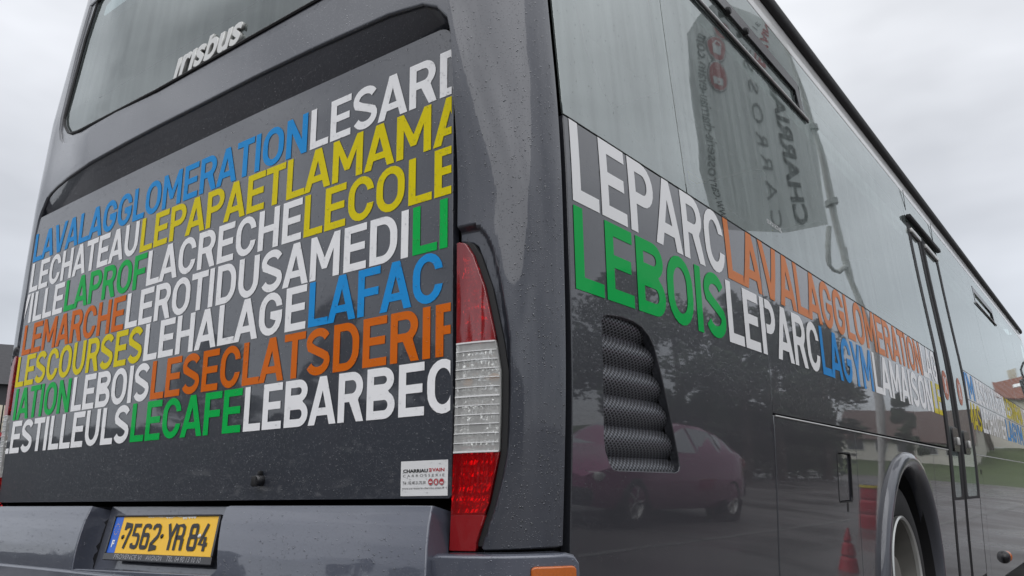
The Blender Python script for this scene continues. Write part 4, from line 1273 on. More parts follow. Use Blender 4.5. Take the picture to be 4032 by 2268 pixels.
# opening vent: black frame, glass, lower rail with two catches
vent = empty('x1'); vent.name = 'window_vent'; vent.parent = bus
def hopper(root, y0, y1, z0, z1, catches=()):
    w = .050
    inner = [(y0 + w, z0 + .008), (y1 - w, z0 + .008), (y1 - w - .035, z1 - w), (y0 + w, z1 - w)]
    sheet('vent_glass', [(y0, z0), (y1, z0), (y1, z1), (y0, z1)], [], side_map(-.010), M_GLASS, root, thick=0, bcuts=GC)
    sheet('vent_frame', [(y0, z0), (y1 + .004, z0), (y1 - .03, z1 + .004), (y0, z1 + .004)], [inner[::-1]], side_map(.003), M_BLACKGLOSS, root, thick=.02, bcuts=GC, rnd=.003)
    tube('vent_rail', [(xp(z0) + .010, y0, z0 - .003), (xp(z0) + .010, y1 + .02, z0 - .003)], .0055, M_CHROME, root, 8)
    tube('vent_rail', [(xp(z0) + .010, y0, z0 - .014), (xp(z0) + .008, y1 + .02, z0 - .014)], .0045, M_BLACK, root, 8)
    for y in catches:
        lathe('vent_catch', [(0, .016), (.012, .016), (.016, .008), (.016, 0)], (xp(z1) + .0, y, z1 - .045), (1, 0, 0), M_BLACK, root, 14)
hopper(vent, .93, 2.285, 2.571, 2.735, (1.42, 1.60))
# over and ahead of the middle door
pane(4.448, 5.53, 2.700, ZT, 'glass strip above the middle door', None, M_GLASS)
pane(5.540, 7.262, 1.7575, ZT, 'window pane just ahead of the middle door', [(5.62, 2.80), (5.62, 1.80), (7.2, 1.80), (7.2, 2.80)], acuts=(6.2, 6.8))
HOP2 = [(7.43, 2.625), (8.86, 2.625), (8.86, 2.785), (7.43, 2.785)]
pane(7.270, 9.150, 1.7575, ZT, 'window pane with the second opening vent', [(7.33, 2.60), (7.33, 1.80), (9.08, 1.80), (9.08, 2.60)], holes=[HOP2[::-1]], acuts=(8.2,))
vent2 = empty('x2'); vent2.name = 'window_vent'; vent2.parent = bus
hopper(vent2, 7.43, 8.86, 2.625, 2.785)
pane(9.158, 10.45, 1.7575, ZT, 'window pane behind the front door', [(9.22, 2.80), (9.22, 1.80), (10.4, 1.80), (10.4, 2.80)])
pane(10.458, YE, 1.7575, ZT, 'foremost side window pane', [(10.5, 2.80), (10.5, 1.80), (12.0, 1.80), (12.0, 2.80)])
text_mesh('window_print', 'ISSUE DE SECOURS', .03, lambda u, v, w: Vector((xp(1.835 + v) + .0025, 1.475 + u, 1.838 + v)), M_STICKER, bus, width=.150, height=.017, label='small white print ISSUE DE SECOURS')
for (yy, zz) in ((4.540, 2.79), (5.505, 2.80)):
    box('glass_joint', (xp(zz) + .003, yy, zz + .04), (.003, .006, .15), M_BLACK, bus)

# --- roof edge: grey cove strip and black gutter rail
sheet('roof_cove', [(.150, 2.893), (YE, 2.893), (YE, 2.990), (.150, 2.990)], [], side_map(.002), M_COVE, bus, thick=.01, bcuts=frange(2.89, 2.99, .02), acuts=frange(.2, YE, 1.0), rnd=.002)
V, F = [], []
gp = [(-.078, 2.992), (-.062, 2.996), (-.052, 3.008), (-.050, 3.035), (-.056, 3.056), (-.074, 3.067), (-.100, 3.064), (-.12, 3.04)]
for y in (.150, YE):
    for x, z in gp: V.append((x, y, z))
P = len(gp)
for i in range(P - 1): F.append((i, P + i, P + i + 1, i + 1))
F.append(tuple(range(P)))
mesh_obj('gutter_rail', V, F, M_BLACK, bus, smooth=1.0)

# --- middle door: two glazed leaves
door = empty('x3'); door.name = 'passenger_door'; door.parent = bus
def leaf(y0, y1, wl, wr, label):
    z0, z1 = .30, 2.655
    lf = sheet('door_frame', rrect(y0, z0, y1, z1, .05, 4), [rrect(y0 + wl, .84, y1 - wr, z1 - .075, .04, 4)[::-1]], side_map(.004), M_BLACK, door, thick=.03, bcuts=ZC, rnd=.004, label=label)
    sheet('door_glass', rrect(y0 + wl - .005, .82, y1 - wr + .005, z1 - .07, .03, 3), [], side_map(.0), M_GLASS_DOOR, lf, thick=0, bcuts=ZC)
    sheet('door_panel', [(y0 + .035, .315), (y1 - .035, .315), (y1 - .035, .825), (y0 + .035, .825)], [], side_map(.0052), M_PAINT_SIDE, lf, thick=.01, bcuts=ZC, rnd=.002)
    return lf
lf1 = leaf(4.445, 4.872, .085, .085, 'rear leaf of the middle door')
lf2 = leaf(4.884, 5.525, .11, .075, 'front leaf of the middle door')
for y in (4.878,):
    tube('door_seal', [(xp(z) + .004, y, z) for z in frange(.32, 2.62, .2)], .009, M_BLACK, door, 8)
box('door_header', (xp(2.69) + .02, 5.0, 2.688), (.034, 1.08, .030), M_BLACK, door, .008)
for y0, y1 in ((4.50, 4.80), (4.98, 5.45)):
    box('door_top_rail', (xp(2.61) + .012, (y0 + y1) / 2, 2.60), (.02, y1 - y0, .030), M_CHROME, door, .005)
for (y, z) in ((4.70, 1.205), (5.14, 1.20)):
    sheet('door_handle', rrect(y - .10, z - .075, y + .10, z + .075, .02, 3), [], side_map(.012), M_BLACKGLOSS, door, thick=.02, rnd=.006)
    box('handle_grip', (xp(z) + .018, y + .03, z - .01), (.015, .05, .05), M_CHROME, door, .005)
M_NOENTRY = decal('orange red disc', (.40, .12, .06), 0)
for y, z in ((4.655, 1.555), (5.205, 1.560)):
    pl = lambda u, v, l: Vector((xp(v) + .0018 + .0004 * l, u, v))
    dd = disc('no_entry_disc', y, z, .095, .098, lambda u, v: pl(u, v, 0), M_NOENTRY, door)
    _, _, _, L_ = glyph('X', .16, .14)
    mesh_obj('disc_cross', [pl(y - .045 + p[0] * .11, z - .055 + p[1] * .11, 1) for p in L_[0]], [tuple(range(len(L_[0])))], M_SWHITE, door)

# --- side marker lamp low down near the front, small latch marks
bm = bmesh.new(); bmesh.ops.create_uvsphere(bm, u_segments=20, v_segments=12, radius=.05)
bmesh.ops.transform(bm, matrix=Matrix.Translation((xp(.35) + .005, 6.50, .352)) @ Matrix.Diagonal((.9, 1.2, 1.0, 1)), verts=bm.verts)
bm_obj('marker_lamp', bm, M_BLACKGLOSS, bus, .9)
bm = bmesh.new(); bmesh.ops.create_uvsphere(bm, u_segments=20, v_segments=12, radius=.045)
bmesh.ops.transform(bm, matrix=Matrix.Translation((xp(.35) + .010, 6.565, .352)) @ Matrix.Diagonal((1.0, .9, 1.0, 1)), verts=bm.verts)
bm_obj('marker_lens', bm, M_AMBER, bus, .9)
sheet('flap_seal', rrect(2.005, .859, 2.199, 1.051, .019, 4), [rrect(2.011, .863, 2.193, 1.046, .015, 4)[::-1]], side_map(.0032), M_BLACK, flap, thick=.002, bcuts=ZC, rnd=.0006)  # black ring added to paint the dark gap round the flap
for y, z in ((2.12, .842), (5.70, 1.01)):
    sheet('panel_latch', rrect(y - .012, z - .018, y + .012, z + .018, .008, 3), [], side_map(.003), M_BLACK, bus, thick=.004, rnd=.001)

# --- front mirror on its arm, at the front corner (it shows reflected in the glass)
mir = empty('x4'); mir.name = 'door_mirror'; mir.parent = bus
tube('mirror_arm', [(-.08, 12.0, 2.62), (.0, 12.22, 2.60), (.05, 12.24, 2.52), (.05, 12.22, 2.36)], .014, M_BLACK, mir, 8)
box('mirror_head', (.045, 12.22, 2.22), (.13, .10, .32), M_BLACK, mir, .03)

# ================================================================== rain beads standing on the paint (real small domes)
def beads(name, count, sampler, parent, rmin, rmax, mat):
    V, F = [], []
    for _ in range(count):
        p, n = sampler()
        n = Vector(n).normalized(); a = n.orthogonal().normalized(); b = n.cross(a)
        r = rmin + (rmax - rmin) * random.random() ** 2.5
        o = len(V); k = 6
        st_ = 1 + random.random() * .4
        for i in range(k):
            t = 2 * math.pi * i / k
            V.append(Vector(p) + a * math.cos(t) * r + b * math.sin(t) * r)
        for i in range(k):
            t = 2 * math.pi * i / k
            V.append(Vector(p) + (a * math.cos(t) + b * math.sin(t)) * r * .6 + n * r * .42)
        V.append(Vector(p) + n * r * .6)
        for i in range(k):
            j = (i + 1) % k
            F.append((o + i, o + j, o + k + j, o + k + i)); F.append((o + k + i, o + k + j, o + 2 * k))
    mesh_obj(name, V, F, mat, parent, smooth=3.3, kind='stuff')
def water_mat():
    m = bpy.data.materials.new('rain water'); m.use_nodes = True
    nt = m.node_tree; nt.nodes.clear()
    out = nt.nodes.new('ShaderNodeOutputMaterial')
    tr = nt.nodes.new('ShaderNodeBsdfTransparent'); tr.inputs['Color'].default_value = (.93, .94, .95, 1)
    gl = nt.nodes.new('ShaderNodeBsdfGlossy'); gl.inputs['Roughness'].default_value = .02
    fr = nt.nodes.new('ShaderNodeFresnel'); fr.inputs['IOR'].default_value = 1.6
    mx = nt.nodes.new('ShaderNodeMixShader')
    link(nt, fr.outputs[0], mx.inputs[0]); link(nt, tr.outputs[0], mx.inputs[1]); link(nt, gl.outputs[0], mx.inputs[2])
    link(nt, mx.outputs[0], out.inputs[0])
    return m
M_WATER = water_mat()
def s_door():
    x = DX0 + .01 + (DX1 - DX0 - .02) * (1 - random.random() ** 1.6 * .95); z = DZ0 + .01 + (DZ1 - DZ0 - .02) * random.random()
    return door_map(.0012)(x, z), (0, -1, 0)
beads('rain_beads', 5200, s_door, engine_door, .0006, .0021, M_WATER)
def s_pillar():
    z = .83 + random.random() * 1.2
    s = -.055 + random.random() * .11 if z < 1.48 else -.17 + random.random() * .22
    f = rear_map(0, True); x, y, nx, ny = plan(s)
    return f(s, z), (nx, ny, 0)
beads('rain_beads', 1300, s_pillar, bus, .0006, .0026, M_WATER)
def s_side():
    y = .16 + random.random() ** 1.5 * 2.6; z = 1.75 + random.random() * .9
    return (xp(z) + .0012, y, z), (1, 0, 0)
beads('rain_beads', 900, s_side, bus, .0006, .0022, M_WATER)
def s_bump():
    s = -2.3 + random.random() * 2.1; z = .73 + .15 * random.random()
    return bump_map(s, z), (0, -1, .2)
def s_bump2():
    while True:
        p, n = s_bump()
        if not (-1.62 < p[0] < -.84): return p, n
beads('rain_beads', 700, s_bump2, bus, .0007, .0026, M_WATER)

# ================================================================== THINGS AROUND (seen reflected in the paint and glass, or behind the bus)
# --- feather banner on its pole beside the bus
FV = [0, .25, .5, .6, .68, .78, 1.0]
FL = [(1.86, 5.88, 3.50), (1.617, 5.679, 4.47), (1.53, 5.47, 5.10), (1.498, 5.373, 5.43), (1.417, 5.49, 5.63), (1.233, 5.73, 5.88), (1.08, 6.6, 6.2)]
FRT = [(1.058, 7.537, 3.888), (1.02, 7.45, 4.45), (1.0, 7.30, 5.0), (.98, 7.26, 5.25), (.97, 7.25, 5.45), (.965, 7.22, 5.7), (.95, 7.2, 6.25)]
def flagpoint(u, v):
    """u 0 at the free edge, 1 at the pole; v 0 bottom, 1 top"""
    A = Vector([float(np.interp(v, FV, [p[i] for p in FL])) for i in range(3)])
    B = Vector([float(np.interp(v, FV, [p[i] for p in FRT])) for i in range(3)])
    p = A.lerp(B, u)
    w = .020 * math.sin(v * 8 + u * 2) * (1 - u) + .004 * math.sin(v * 19) * (1 - u) ** 2
    return p + Vector((w, w * .3, 0))
banner = empty('banner_pole', (1.21, 8.0, 0), 'white feather banner with black print and three red roundels on a tall pole', 'banner')
inv = Matrix.Translation((-1.21, -8.0, 0))
M_CLOTH = plain('white banner cloth', (.80, .82, .80), .8, bump=.003, nscale=5)
V, F = [], []
nu, nv = 16, 40
for j in range(nv + 1):
    for i in range(nu + 1):
        u = i / nu; v = j / nv
        if v > .86 and u < .6:      # rounded top outer corner
            u = u
        V.append(inv @ flagpoint(u, v))
for j in range(nv):
    for i in range(nu):
        u = (i + .5) / nu; v = (j + .5) / nv
        F.append((j * (nu + 1) + i, j * (nu + 1) + i + 1, (j + 1) * (nu + 1) + i + 1, (j + 1) * (nu + 1) + i))
cloth = mesh_obj('banner_cloth', V, F, M_CLOTH, banner, smooth=1.5)
flag_n = (flagpoint(1, .5) - flagpoint(0, .5)).cross(flagpoint(.5, 1) - flagpoint(.5, 0)).normalized()
if flag_n.dot(Vector((-1, 0, 0))) < 0: flag_n = -flag_n
def fprint(u0, dirv=1):
    return None
def flag_text(s, v0, v1, ucen, uh, mat, offset=0.0, spacing=1.0, slant=0.0):
    """print running up the cloth, readable from the side facing the bus"""
    def place(a, b, w):
        return inv @ (flagpoint(ucen - uh / 2 + b * uh - slant * (a - .5), v0 + a * (v1 - v0)) + flag_n * .006)
    text_mesh('banner_print', s, .1, place, mat, cloth, width=1.0, height=1.0, offset=offset, spacing=spacing)
flag_text('CHARRIAU', .02, .63, .735, .12, M_INK, .003, slant=.10)
flag_text('EVAIN', .66, .97, .60, .12, M_REDINK, .003)
flag_text('C A R R O S S E R I E', .02, .93, .50, .085, M_GREYINK, slant=.16)
flag_text('www.carrosserie-charriau-evain.com', -.02 + .03, .62, .105, .085, M_INK, .0008)
for i, k in enumerate(('bus', 'van', 'car')):
    emblem(.205, .515 + .088 * i, .078, lambda u, v, l: inv @ (flagpoint(u, v) + flag_n * (.006 + .002 * l)), cloth, k, up=.60)
tube('pole', [inv @ Vector(p) for p in ((1.21, 8.0, .02), (1.20, 7.98, 1.3), (1.10, 7.90, 2.6), (1.045, 7.84, 3.39), (.998, 7.65, 4.15), (.985, 7.36, 4.95), (.955, 7.28, 5.4), (.94, 7.2, 6.4))], [.05, .045, .042, .040, .036, .032, .028, .022], M_CHROME if False else plain('white pole', (.6, .6, .58), .4), banner, 12)
for t in ((.985, 7.36, 4.94), (1.0, 7.64, 4.15)):
    c = inv @ Vector(t)
    tube('pole_clamp', [c + Vector((0, 0, -.03)), c + Vector((0, 0, .03))], .062, plain('clamp', (.35, .36, .35), .5), banner, 10)
loop = [(1.058, 7.54, 3.86), (1.11, 7.49, 3.62), (1.147, 7.49, 3.42), (1.14, 7.56, 3.37), (1.11, 7.66, 3.37), (1.04, 7.83, 3.47), (1.014, 7.80, 3.66)]
tube('tension_rope', [inv @ Vector(p) for p in loop], .03, plain('rope sleeve', (.5, .5, .48), .7), banner, 8)

# --- red plastic ballast drums
def drum(loc, h, r0, r1, label, name='ballast_drum', cone=False):
    d = empty(name, loc, label, 'drum' if not cone else 'cone', None)
    red = bpy.data.materials.get('red plastic') or plain('red plastic', (.40, .010, .025), .4, noise=.12, nscale=5)
    prof = [(0, 0), (r0, 0)]
    for k in range(1, 24):
        t = k / 24; r = r0 + (r1 - r0) * t
        for g in (.33, .66):
            r -= .018 * math.exp(-((t - g) / .018) ** 2)
        prof.append((r, h * t))
    prof.append((r1, h))
    if not cone: prof.append((0, h))
    lathe('drum_body', prof, (0, 0, 0), (0, 0, 1), red, d, 32)
    if not cone:
        lathe('drum_rim', [(r1 + .004, h - .03), (r1 + .015, h - .02), (r1 + .015, h + .012), (r1 - .02, h + .014)], (0, 0, 0), (0, 0, 1), M_SYELLOW, d, 32)
    return d
drum((2.26, 12.0, 0), .64, .165, .17, 'red plastic drum with a yellow rim standing on the car park beyond the banner pole')
drum((1.27, 7.0, 0), .37, .10, .012, 'small pointed red plastic marker cone near the banner pole', 'marker_cone', True)

# --- parked dark red hatchback
def car():
    root = empty('parked_car', (4.55, 8.75, 0), 'dark red hatchback parked alone on the wet car park', 'car')
    cp = paint('dark red car paint', (.30, .026, .15), drops=0, dirt=.05)
    # stations along y (nose at -y) : (y, half width low, z bottom, z belt, z top, half width top)
    ST = [(-2.08, .62, .32, .62, .64, .55), (-1.95, .76, .24, .70, .73, .66), (-1.5, .83, .20, .84, .88, .72), (-1.0, .85, .20, .93, .97, .74), (-.78, .86, .20, .95, 1.02, .74),
          (-.45, .86, .20, .96, 1.24, .66), (-.1, .87, .20, .97, 1.40, .60), (.3, .87, .20, .98, 1.45, .59), (.8, .86, .20, .99, 1.43, .58), (1.25, .85, .20, 1.00, 1.35, .56), (1.6, .84, .22, 1.00, 1.20, .57), (1.85, .80, .26, .96, 1.02, .64), (2.02, .72, .32, .88, .92, .60)]
    V, F = [], []
    for (y, hw, zb, zbelt, zt, ht) in ST:
        ring = [(-hw * .9, zb), (-hw, zb + .12), (-hw * 1.0, (zb + zbelt) / 2), (-hw * .97, zbelt), (-ht, zt - .03), (-ht * .8, zt), (0, zt + .015), (ht * .8, zt), (ht, zt - .03), (hw * .97, zbelt), (hw, (zb + zbelt) / 2), (hw, zb + .12), (hw * .9, zb)]
        for x, z in ring: V.append((x, y, z))
    P = 13
    for i in range(len(ST) - 1):
        for j in range(P - 1): F.append((i * P + j, i * P + j + 1, (i + 1) * P + j + 1, (i + 1) * P + j))
        F.append((i * P + P - 1, i * P, (i + 1) * P, (i + 1) * P + P - 1))
    F.append(tuple(range(P))); F.append(tuple((len(ST) - 1) * P + k for k in range(P - 1, -1, -1)))
    mesh_obj('body', V, F, cp, root, smooth=.75)
    cg = plain('car glass', (.34, .37, .40), .05, coat=1.0)
    for sx in (-1, 1):
        for (ya, yb) in ((-.62, .18), (.24, .92), (.98, 1.42)):
            def zt(y): return float(np.interp(y, [s[0] for s in ST], [s[4] for s in ST]))
            def hx(y, top): return float(np.interp(y, [s[0] for s in ST], [(s[5] if top else s[1] * .97) for s in ST]))
            pts = []
            for y, top in ((ya, 0), (yb, 0), (yb, 1), (ya + (.20 if ya < 0 else 0), 1)):
                zb_ = .99; ztp = zt(y) - .07
                f = 0.0 if not top else .86
                pts.append((sx * (hx(y, 0) + (hx(y, 1) - hx(y, 0)) * (f if top else .06) + .008), y, zb_ if not top else ztp))
            mesh_obj('side_glass', pts, [(0, 1, 2, 3)], cg, root)
        for y in (-1.34, 1.30):
            w = empty('car_wheel', (0, 0, 0)); w.name = 'wheel'; w.parent = root; w.location = (sx * .80, y, .31)
            lathe('tyre', [(.20, -.03), (.22, .045), (.28, .055), (.31, .03), (.31, -.12)], (0, 0, 0), (sx, 0, 0), M_TYRE, w, 32)
            lathe('rim', [(.205, .045), (.195, .03), (.17, .0), (.05, .02), (0, .03)], (0, 0, 0), (sx, 0, 0), M_RIMEDGE, w, 32)
            for k in range(5):
                a = 2 * math.pi * k / 5
                box('spoke', (sx * .035, .11 * math.cos(a), .11 * math.sin(a)), (.02, .17, .035), M_RIMEDGE, w, .005, rot=Matrix.Rotation(a, 3, 'X'))
            lathe('wheel_arch', [(.33, -.02), (.36, .04), (.345, .06), (.325, .05), (.32, -.2)], (sx * .80, y, .31), (sx, 0, 0), M_BLACK, root, 24, a0=0.0, a1=math.pi if sx > 0 else math.pi)
        box('tail_lamp', (sx * .70, 1.93, .86), (.16, .14, .16), M_REDLENS2, root, .03)
        box('headlamp', (sx * .62, -1.93, .62), (.26, .16, .12), M_CHROME, root, .03)
    box('front_bumper', (0, -2.06, .36), (1.40, .14, .22), M_BLACK, root, .05)
    box('rear_bumper', (0, 2.04, .46), (1.50, .14, .26), M_BLACK, root, .05)
    mesh_obj('windscreen', [(-.66, -.80, 1.02), (.66, -.80, 1.02), (.52, -.12, 1.405), (-.52, -.12, 1.405)], [(0, 1, 2, 3)], cg, root)
    mesh_obj('rear_screen', [(-.50, 1.36, 1.33), (.50, 1.36, 1.33), (.60, 1.84, 1.06), (-.60, 1.84, 1.06)], [(0, 1, 2, 3)], cg, root)
    root.rotation_euler = (0, 0, math.radians(2))
car()

# --- trees
def leafmat(name, c):
    return plain(name, c, .7, noise=.45, nscale=1.2)
M_LEAF = leafmat('dark leaves', (.035, .060, .028))
M_LEAF2 = leafmat('mid green leaves', (.050, .085, .032))
M_BARK = plain('bark', (.07, .055, .045), .9, bump=.02, nscale=9)
def tree_meshes(h, r, n, seed, mat, conifer=False):
    rnd = random.Random(seed)
    V, F = [], []
    clumps = []
    nc = 26
    for k in range(nc):
        t = rnd.random()
        z = h * (.28 + .70 * t)
        if conifer: rr = r * (1 - t) * (.5 + .5 * rnd.random()) + .2
        else: rr = r * math.sin(math.pi * min(1, .18 + .80 * t)) * (.35 + .65 * rnd.random())
        a = rnd.random() * 6.283
        clumps.append((rr * math.cos(a), rr * math.sin(a), z, (.30 + .25 * rnd.random()) * r * (.8 if not conifer else .5)))
    for k in range(n):
        c = clumps[rnd.randrange(nc)]
        d = Vector((rnd.gauss(0, 1), rnd.gauss(0, 1), rnd.gauss(0, .8))).normalized() * c[3] * rnd.random() ** .45
        p = Vector(c[:3]) + d
        s = (.10 + .12 * rnd.random()) * (h / 8)
        a = Vector((rnd.gauss(0, 1), rnd.gauss(0, 1), rnd.gauss(0, 1))).normalized(); b = a.orthogonal().normalized()
        o = len(V)
        V += [p - a * s, p + b * s * .6, p + a * s, p - b * s * .6]
        F.append((o, o + 1, o + 2, o + 3))
    me = bpy.data.meshes.new('crown'); me.from_pydata([tuple(v) for v in V], [], F); me.materials.append(mat)
    bm = bmesh.new()
    def limb(a, b, ra, rb):
        a = Vector(a); b = Vector(b); d = (b - a); 
        r_ = bmesh.ops.create_cone(bm, cap_ends=True, segments=8, radius1=ra, radius2=rb, depth=d.length)
        q = d.to_track_quat('Z', 'Y').to_matrix().to_4x4()
        bmesh.ops.transform(bm, matrix=Matrix.Translation((a + b) / 2) @ q, verts=r_['verts'])
    limb((0, 0, 0), (0, 0, h * .45), .035 * h, .022 * h); limb((0, 0, h * .45), (.1, .1, h * .85), .022 * h, .006 * h)
    for c in clumps[:9]:
        limb((0, 0, h * (.25 + .02 * rnd.randrange(10))), (c[0] * .8, c[1] * .8, c[2] * .92), .012 * h, .004 * h)
    me2 = bpy.data.meshes.new('trunk'); bm.to_mesh(me2); bm.free(); me2.materials.append(M_BARK)
    return me, me2
TA = tree_meshes(8.0, 2.9, 5200, 1, M_LEAF)
TB = tree_meshes(9.0, 2.4, 5200, 2, M_LEAF2)
TC_ = tree_meshes(10.0, 1.9, 5200, 3, M_LEAF, True)
def tree(T, x, y, s, rz, label, group=None, z=0.0):
    r = empty('broadleaf_tree' if T is not TC_ else 'conifer_tree', (x, y, z), label, 'tree', group, rz)
    r.scale = (s, s, s)
    for nm, me in (('crown', T[0]), ('trunk', T[1])):
        o = bpy.data.objects.new(nm, me); finish(o, r)
    return r
tree(TA, 12.2, 26, .95, 0, 'dark broad tree behind the parked red hatchback, nearest of the row', 'trees along the car park')
tree(TC_, 10.6, 28.5, .85, 1, 'dark pointed conifer between the two broad trees of the car park row', 'trees along the car park')
tree(TA, 11.0, 33, 1.05, 2.2, 'dark broad tree just past the pointed conifer in the car park row', 'trees along the car park')
tree(TB, 10.6, 38.5, .95, 4, 'lighter green tree at the far end of the car park row', 'trees along the car park')
tree(TB, 16.5, 30, 1.15, 3.1, 'tall lighter green tree standing behind the car park row', 'trees along the car park')
tree(TC_, 11.6, 62, .75, 2, 'slim conifer beside the low brown-roofed hall')
for (x, y, s, T, rz, lab) in ((-26, -28, 1.0, TA, 1, 'broad dark tree far behind the camera, leftmost of the rear treeline'), (-18, -30, 1.15, TB, 2, 'lighter green tree second from the left in the rear treeline'),
                        (-10, -28, .9, TA, 3, 'broad dark tree third from the left in the rear treeline'), (-3, -30, 1.0, TC_, 4, 'pointed conifer near the middle of the rear treeline'),
                        (4, -29, 1.1, TA, 5, 'broad dark tree right of the middle conifer in the rear treeline'), (-34, -29, 1.2, TC_, .5, 'tall pointed conifer at the left end of the rear treeline'),
                        (-42, -26, 1.1, TB, .7, 'lighter green tree beyond the left end conifer of the rear treeline')):
    tree(T, x, y, s, rz, lab, 'trees of the rear treeline')

def hedge(x0, y0, x1, y1, h, w, label, n=9000):
    rnd = random.Random(11); V, F = [], []
    for k in range(n):
        t = rnd.random()
        p = Vector((x0 + (x1 - x0) * t, y0 + (y1 - y0) * t, 0)) + Vector((rnd.gauss(0, w * .4), rnd.gauss(0, w * .4), (h + .35 * math.sin(t * 23) + .2 * math.sin(t * 61)) * rnd.random() ** .7))
        a = Vector((rnd.gauss(0, 1), rnd.gauss(0, 1), rnd.gauss(0, 1))).normalized(); b = a.orthogonal().normalized(); s_ = (.10 + .12 * rnd.random()) * (1.0 if n < 20000 else 2.2); o = len(V)
        V += [p - a * s_, p + b * s_ * .6, p + a * s_, p - b * s_ * .6]; F.append((o, o + 1, o + 2, o + 3))
    mesh_obj('hedge', V, F, M_LEAF, label=label, cat='hedge')
hedge(-120, -31, 30, -34, 6.2, 1.6, 'dark wood edge behind the rear treeline, across the far side of the car park', 34000)
hedge(13.2, 24, 11.2, 42, 3.4, .9, 'long dark clipped hedge under the trees of the car park row')

# --- grass bank and houses on it
def bank():
    V, F = [], []
    xs = frange(-4, 60, 4); ys = frange(64, 130, 4)
    def h(x, y):
        t = smooth01((y - 66) / 34)
        return 4.4 * t + .25 * math.sin(x * .3 + y * .2) * t
    for y in ys:
        for x in xs: V.append((x, y, h(x, y) if y > 64.5 else -.02))
    n = len(xs)
    for j in range(len(ys) - 1):
        for i in range(n - 1): F.append((j * n + i, j * n + i + 1, (j + 1) * n + i + 1, (j + 1) * n + i))
    mesh_obj('grass_bank', V, F, plain('mown grass', (.060, .085, .030), .9, noise=.35, nscale=.9), smooth=1.5, kind='structure')
bank()
def house(name, loc, sx, sy, hw, hr, wallm, roofm, label, cat, wins, rotz=0, chim=True, skylights=()):
    r = empty(name, loc, label, cat, None, rotz)
    V = [(-sx, -sy, -1), (sx, -sy, -1), (sx, sy, -1), (-sx, sy, -1), (-sx, -sy, hw), (sx, -sy, hw), (sx, sy, hw), (-sx, sy, hw), (-sx, 0, hw + hr * .96), (sx, 0, hw + hr * .96)]
    mesh_obj('wall', V, [(0, 1, 5, 4), (1, 2, 6, 9, 5), (2, 3, 7, 6), (3, 0, 4, 8, 7)], wallm, r)
    ov = .5
    V = [(-sx - ov, -sy - ov, hw - .25), (sx + ov, -sy - ov, hw - .25), (sx + ov, 0, hw + hr), (-sx - ov, 0, hw + hr), (-sx - ov, sy + ov, hw - .25), (sx + ov, sy + ov, hw - .25)]
    V += [(x, y, z - .18) for x, y, z in V]
    rf = mesh_obj('roof', V, [(0, 1, 2, 3), (3, 2, 5, 4), (7, 6, 9, 8), (8, 9, 10, 11), (0, 6, 7, 1), (4, 5, 11, 10), (1, 7, 8, 2), (2, 8, 11, 5), (0, 3, 9, 6), (3, 4, 10, 9)], roofm, r)
    if chim:
        box('chimney', (sx * .55, 0.4, hw + hr + .3), (.7, .6, 1.3), wallm, rf, .03)
    for (x, w_, h_, z) in wins:
        f = box('window', (x, -sy - .03, z), (w_, .10, h_), M_SWHITE, r)
        box('pane', (0 + x, -sy - .09, z), (w_ - .16, .03, h_ - .16), M_GLASSFAR, f)
    for (x, t) in skylights:
        box('skylight', (x, -sy * (1 - t), hw - .25 + (hr + .25) * t + .15), (.9, .9, .08), M_SWHITE, rf, rot=Matrix.Rotation(math.atan2(hr, sy), 3, 'X'))
    return r
def tilem(name, c):
    m, nt, b = newmat(name)
    tc = nt.nodes.new('ShaderNodeTexCoord')
    w = nt.nodes.new('ShaderNodeTexBrick'); w.inputs['Scale'].default_value = 3.0
    w.inputs['Color1'].default_value = (*c, 1); w.inputs['Color2'].default_value = (*[k * .75 for k in c], 1); w.inputs['Mortar'].default_value = (*[k * .5 for k in c], 1)
    link(nt, tc.outputs['Object'], w.inputs['Vector']); link(nt, w.outputs['Color'], b.inputs['Base Color']); b.inputs['Roughness'].default_value = .8
    return m
M_GLASSFAR = plain('house window glass', (.04, .045, .05), .08, coat=.5)
M_REN = plain('cream render', (.62, .57, .46), .9, noise=.08, nscale=1)
M_RENW = plain('white render', (.66, .64, .58), .9, noise=.08, nscale=1)
M_REDROOF = tilem('red clay tiles', (.27, .095, .062))
M_BRNROOF = tilem('brown tiles', (.12, .075, .065))
M_SLATE = tilem('dark slate', (.05, .05, .055))
house('brown_roof_hall', (15.4, 84, 2.2), 5.4, 5.5, 1.9, 3.6, M_RENW, M_BRNROOF, 'long low hall with a brown tiled roof on the grass bank', 'building', [(x, 1.3, 1.4, .9) for x in range(-4, 5, 2)], 0)
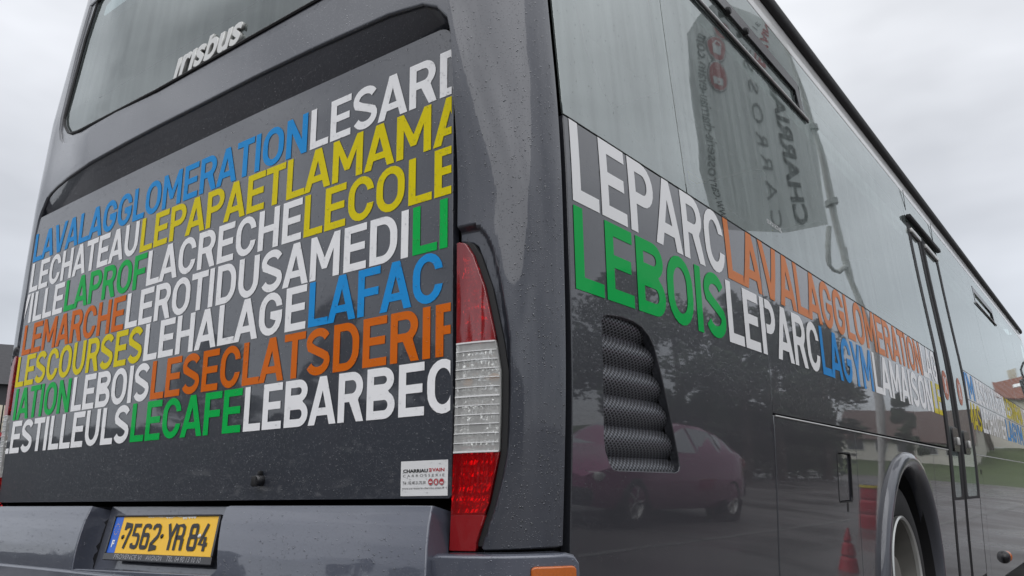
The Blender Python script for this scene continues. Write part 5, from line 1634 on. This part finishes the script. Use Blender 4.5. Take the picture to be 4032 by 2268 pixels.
house('red_roof_house', (4.3, 98, 4.3), 3.5, 5.0, 6.0, 2.4, M_REN, M_REDROOF, 'cream house with red tiled roof and two skylights on the grass bank', 'house', [(-2, 1.1, 1.5, 2.0), (1.6, 1.1, 1.5, 2.0)], 0, True, ((-1.2, .35), (1.5, .55)))
box('garden_wall', (6.6, 91, 5.6), (8, .3, 3.0), M_RENW, None, .0, label='low white rendered garden wall running in front of the red roofed house', cat='wall')

# --- shop building left of the bus, seen past the rear corner
def left_building():
    r = empty('shop_building', (-74, 24, 0), 'slate roofed shop building with cream fascia beyond the left corner of the bus', 'building', None, math.radians(70))
    sx, sy = 12, 6
    V = [(-sx, -sy, 0), (sx, -sy, 0), (sx, sy, 0), (-sx, sy, 0), (-sx, -sy, 9.6), (sx, -sy, 9.6), (sx, sy, 9.6), (-sx, sy, 9.6)]
    mesh_obj('wall', V, [(0, 1, 5, 4), (1, 2, 6, 5), (2, 3, 7, 6), (3, 0, 4, 7)], plain('dark cladding', (.045, .045, .05), .8, noise=.3, nscale=.7), r)
    V = [(-sx - .4, -sy - .4, 9.5), (sx + .4, -sy - .4, 9.5), (sx + .4, sy + .4, 9.5), (-sx - .4, sy + .4, 9.5), (-sx + 3, 0, 13.6), (sx - 3, 0, 13.6)]
    mesh_obj('roof', V, [(0, 1, 5, 4), (1, 2, 5), (2, 3, 4, 5), (3, 0, 4)], M_SLATE, r)
    for i in range(5):
        box('fascia_panel', (-9.6 + 4.8 * i, -sy - .15, 6.9), (4.7, .3, 2.0), M_REN, r, .03)
    box('fascia_band', (0, -sy - .2, 5.65), (24, .35, .35), plain('red band', (.40, .02, .03), .5), r)
    for i in range(4):
        f = box('shop_window', (-9 + 6 * i, -sy - .05, 2.6), (4.4, .2, 4.2), M_BLACKGLOSS, r)
        box('pane', (-9 + 6 * i, -sy - .17, 2.6), (4.0, .05, 3.8), M_GLASSFAR, f)
left_building()

# names of lamp parents etc. were set above; tidy the helper names
for o in list(bpy.data.objects):
    if o.name.startswith('x') and o.name[1:].isdigit():
        bpy.data.objects.remove(o)
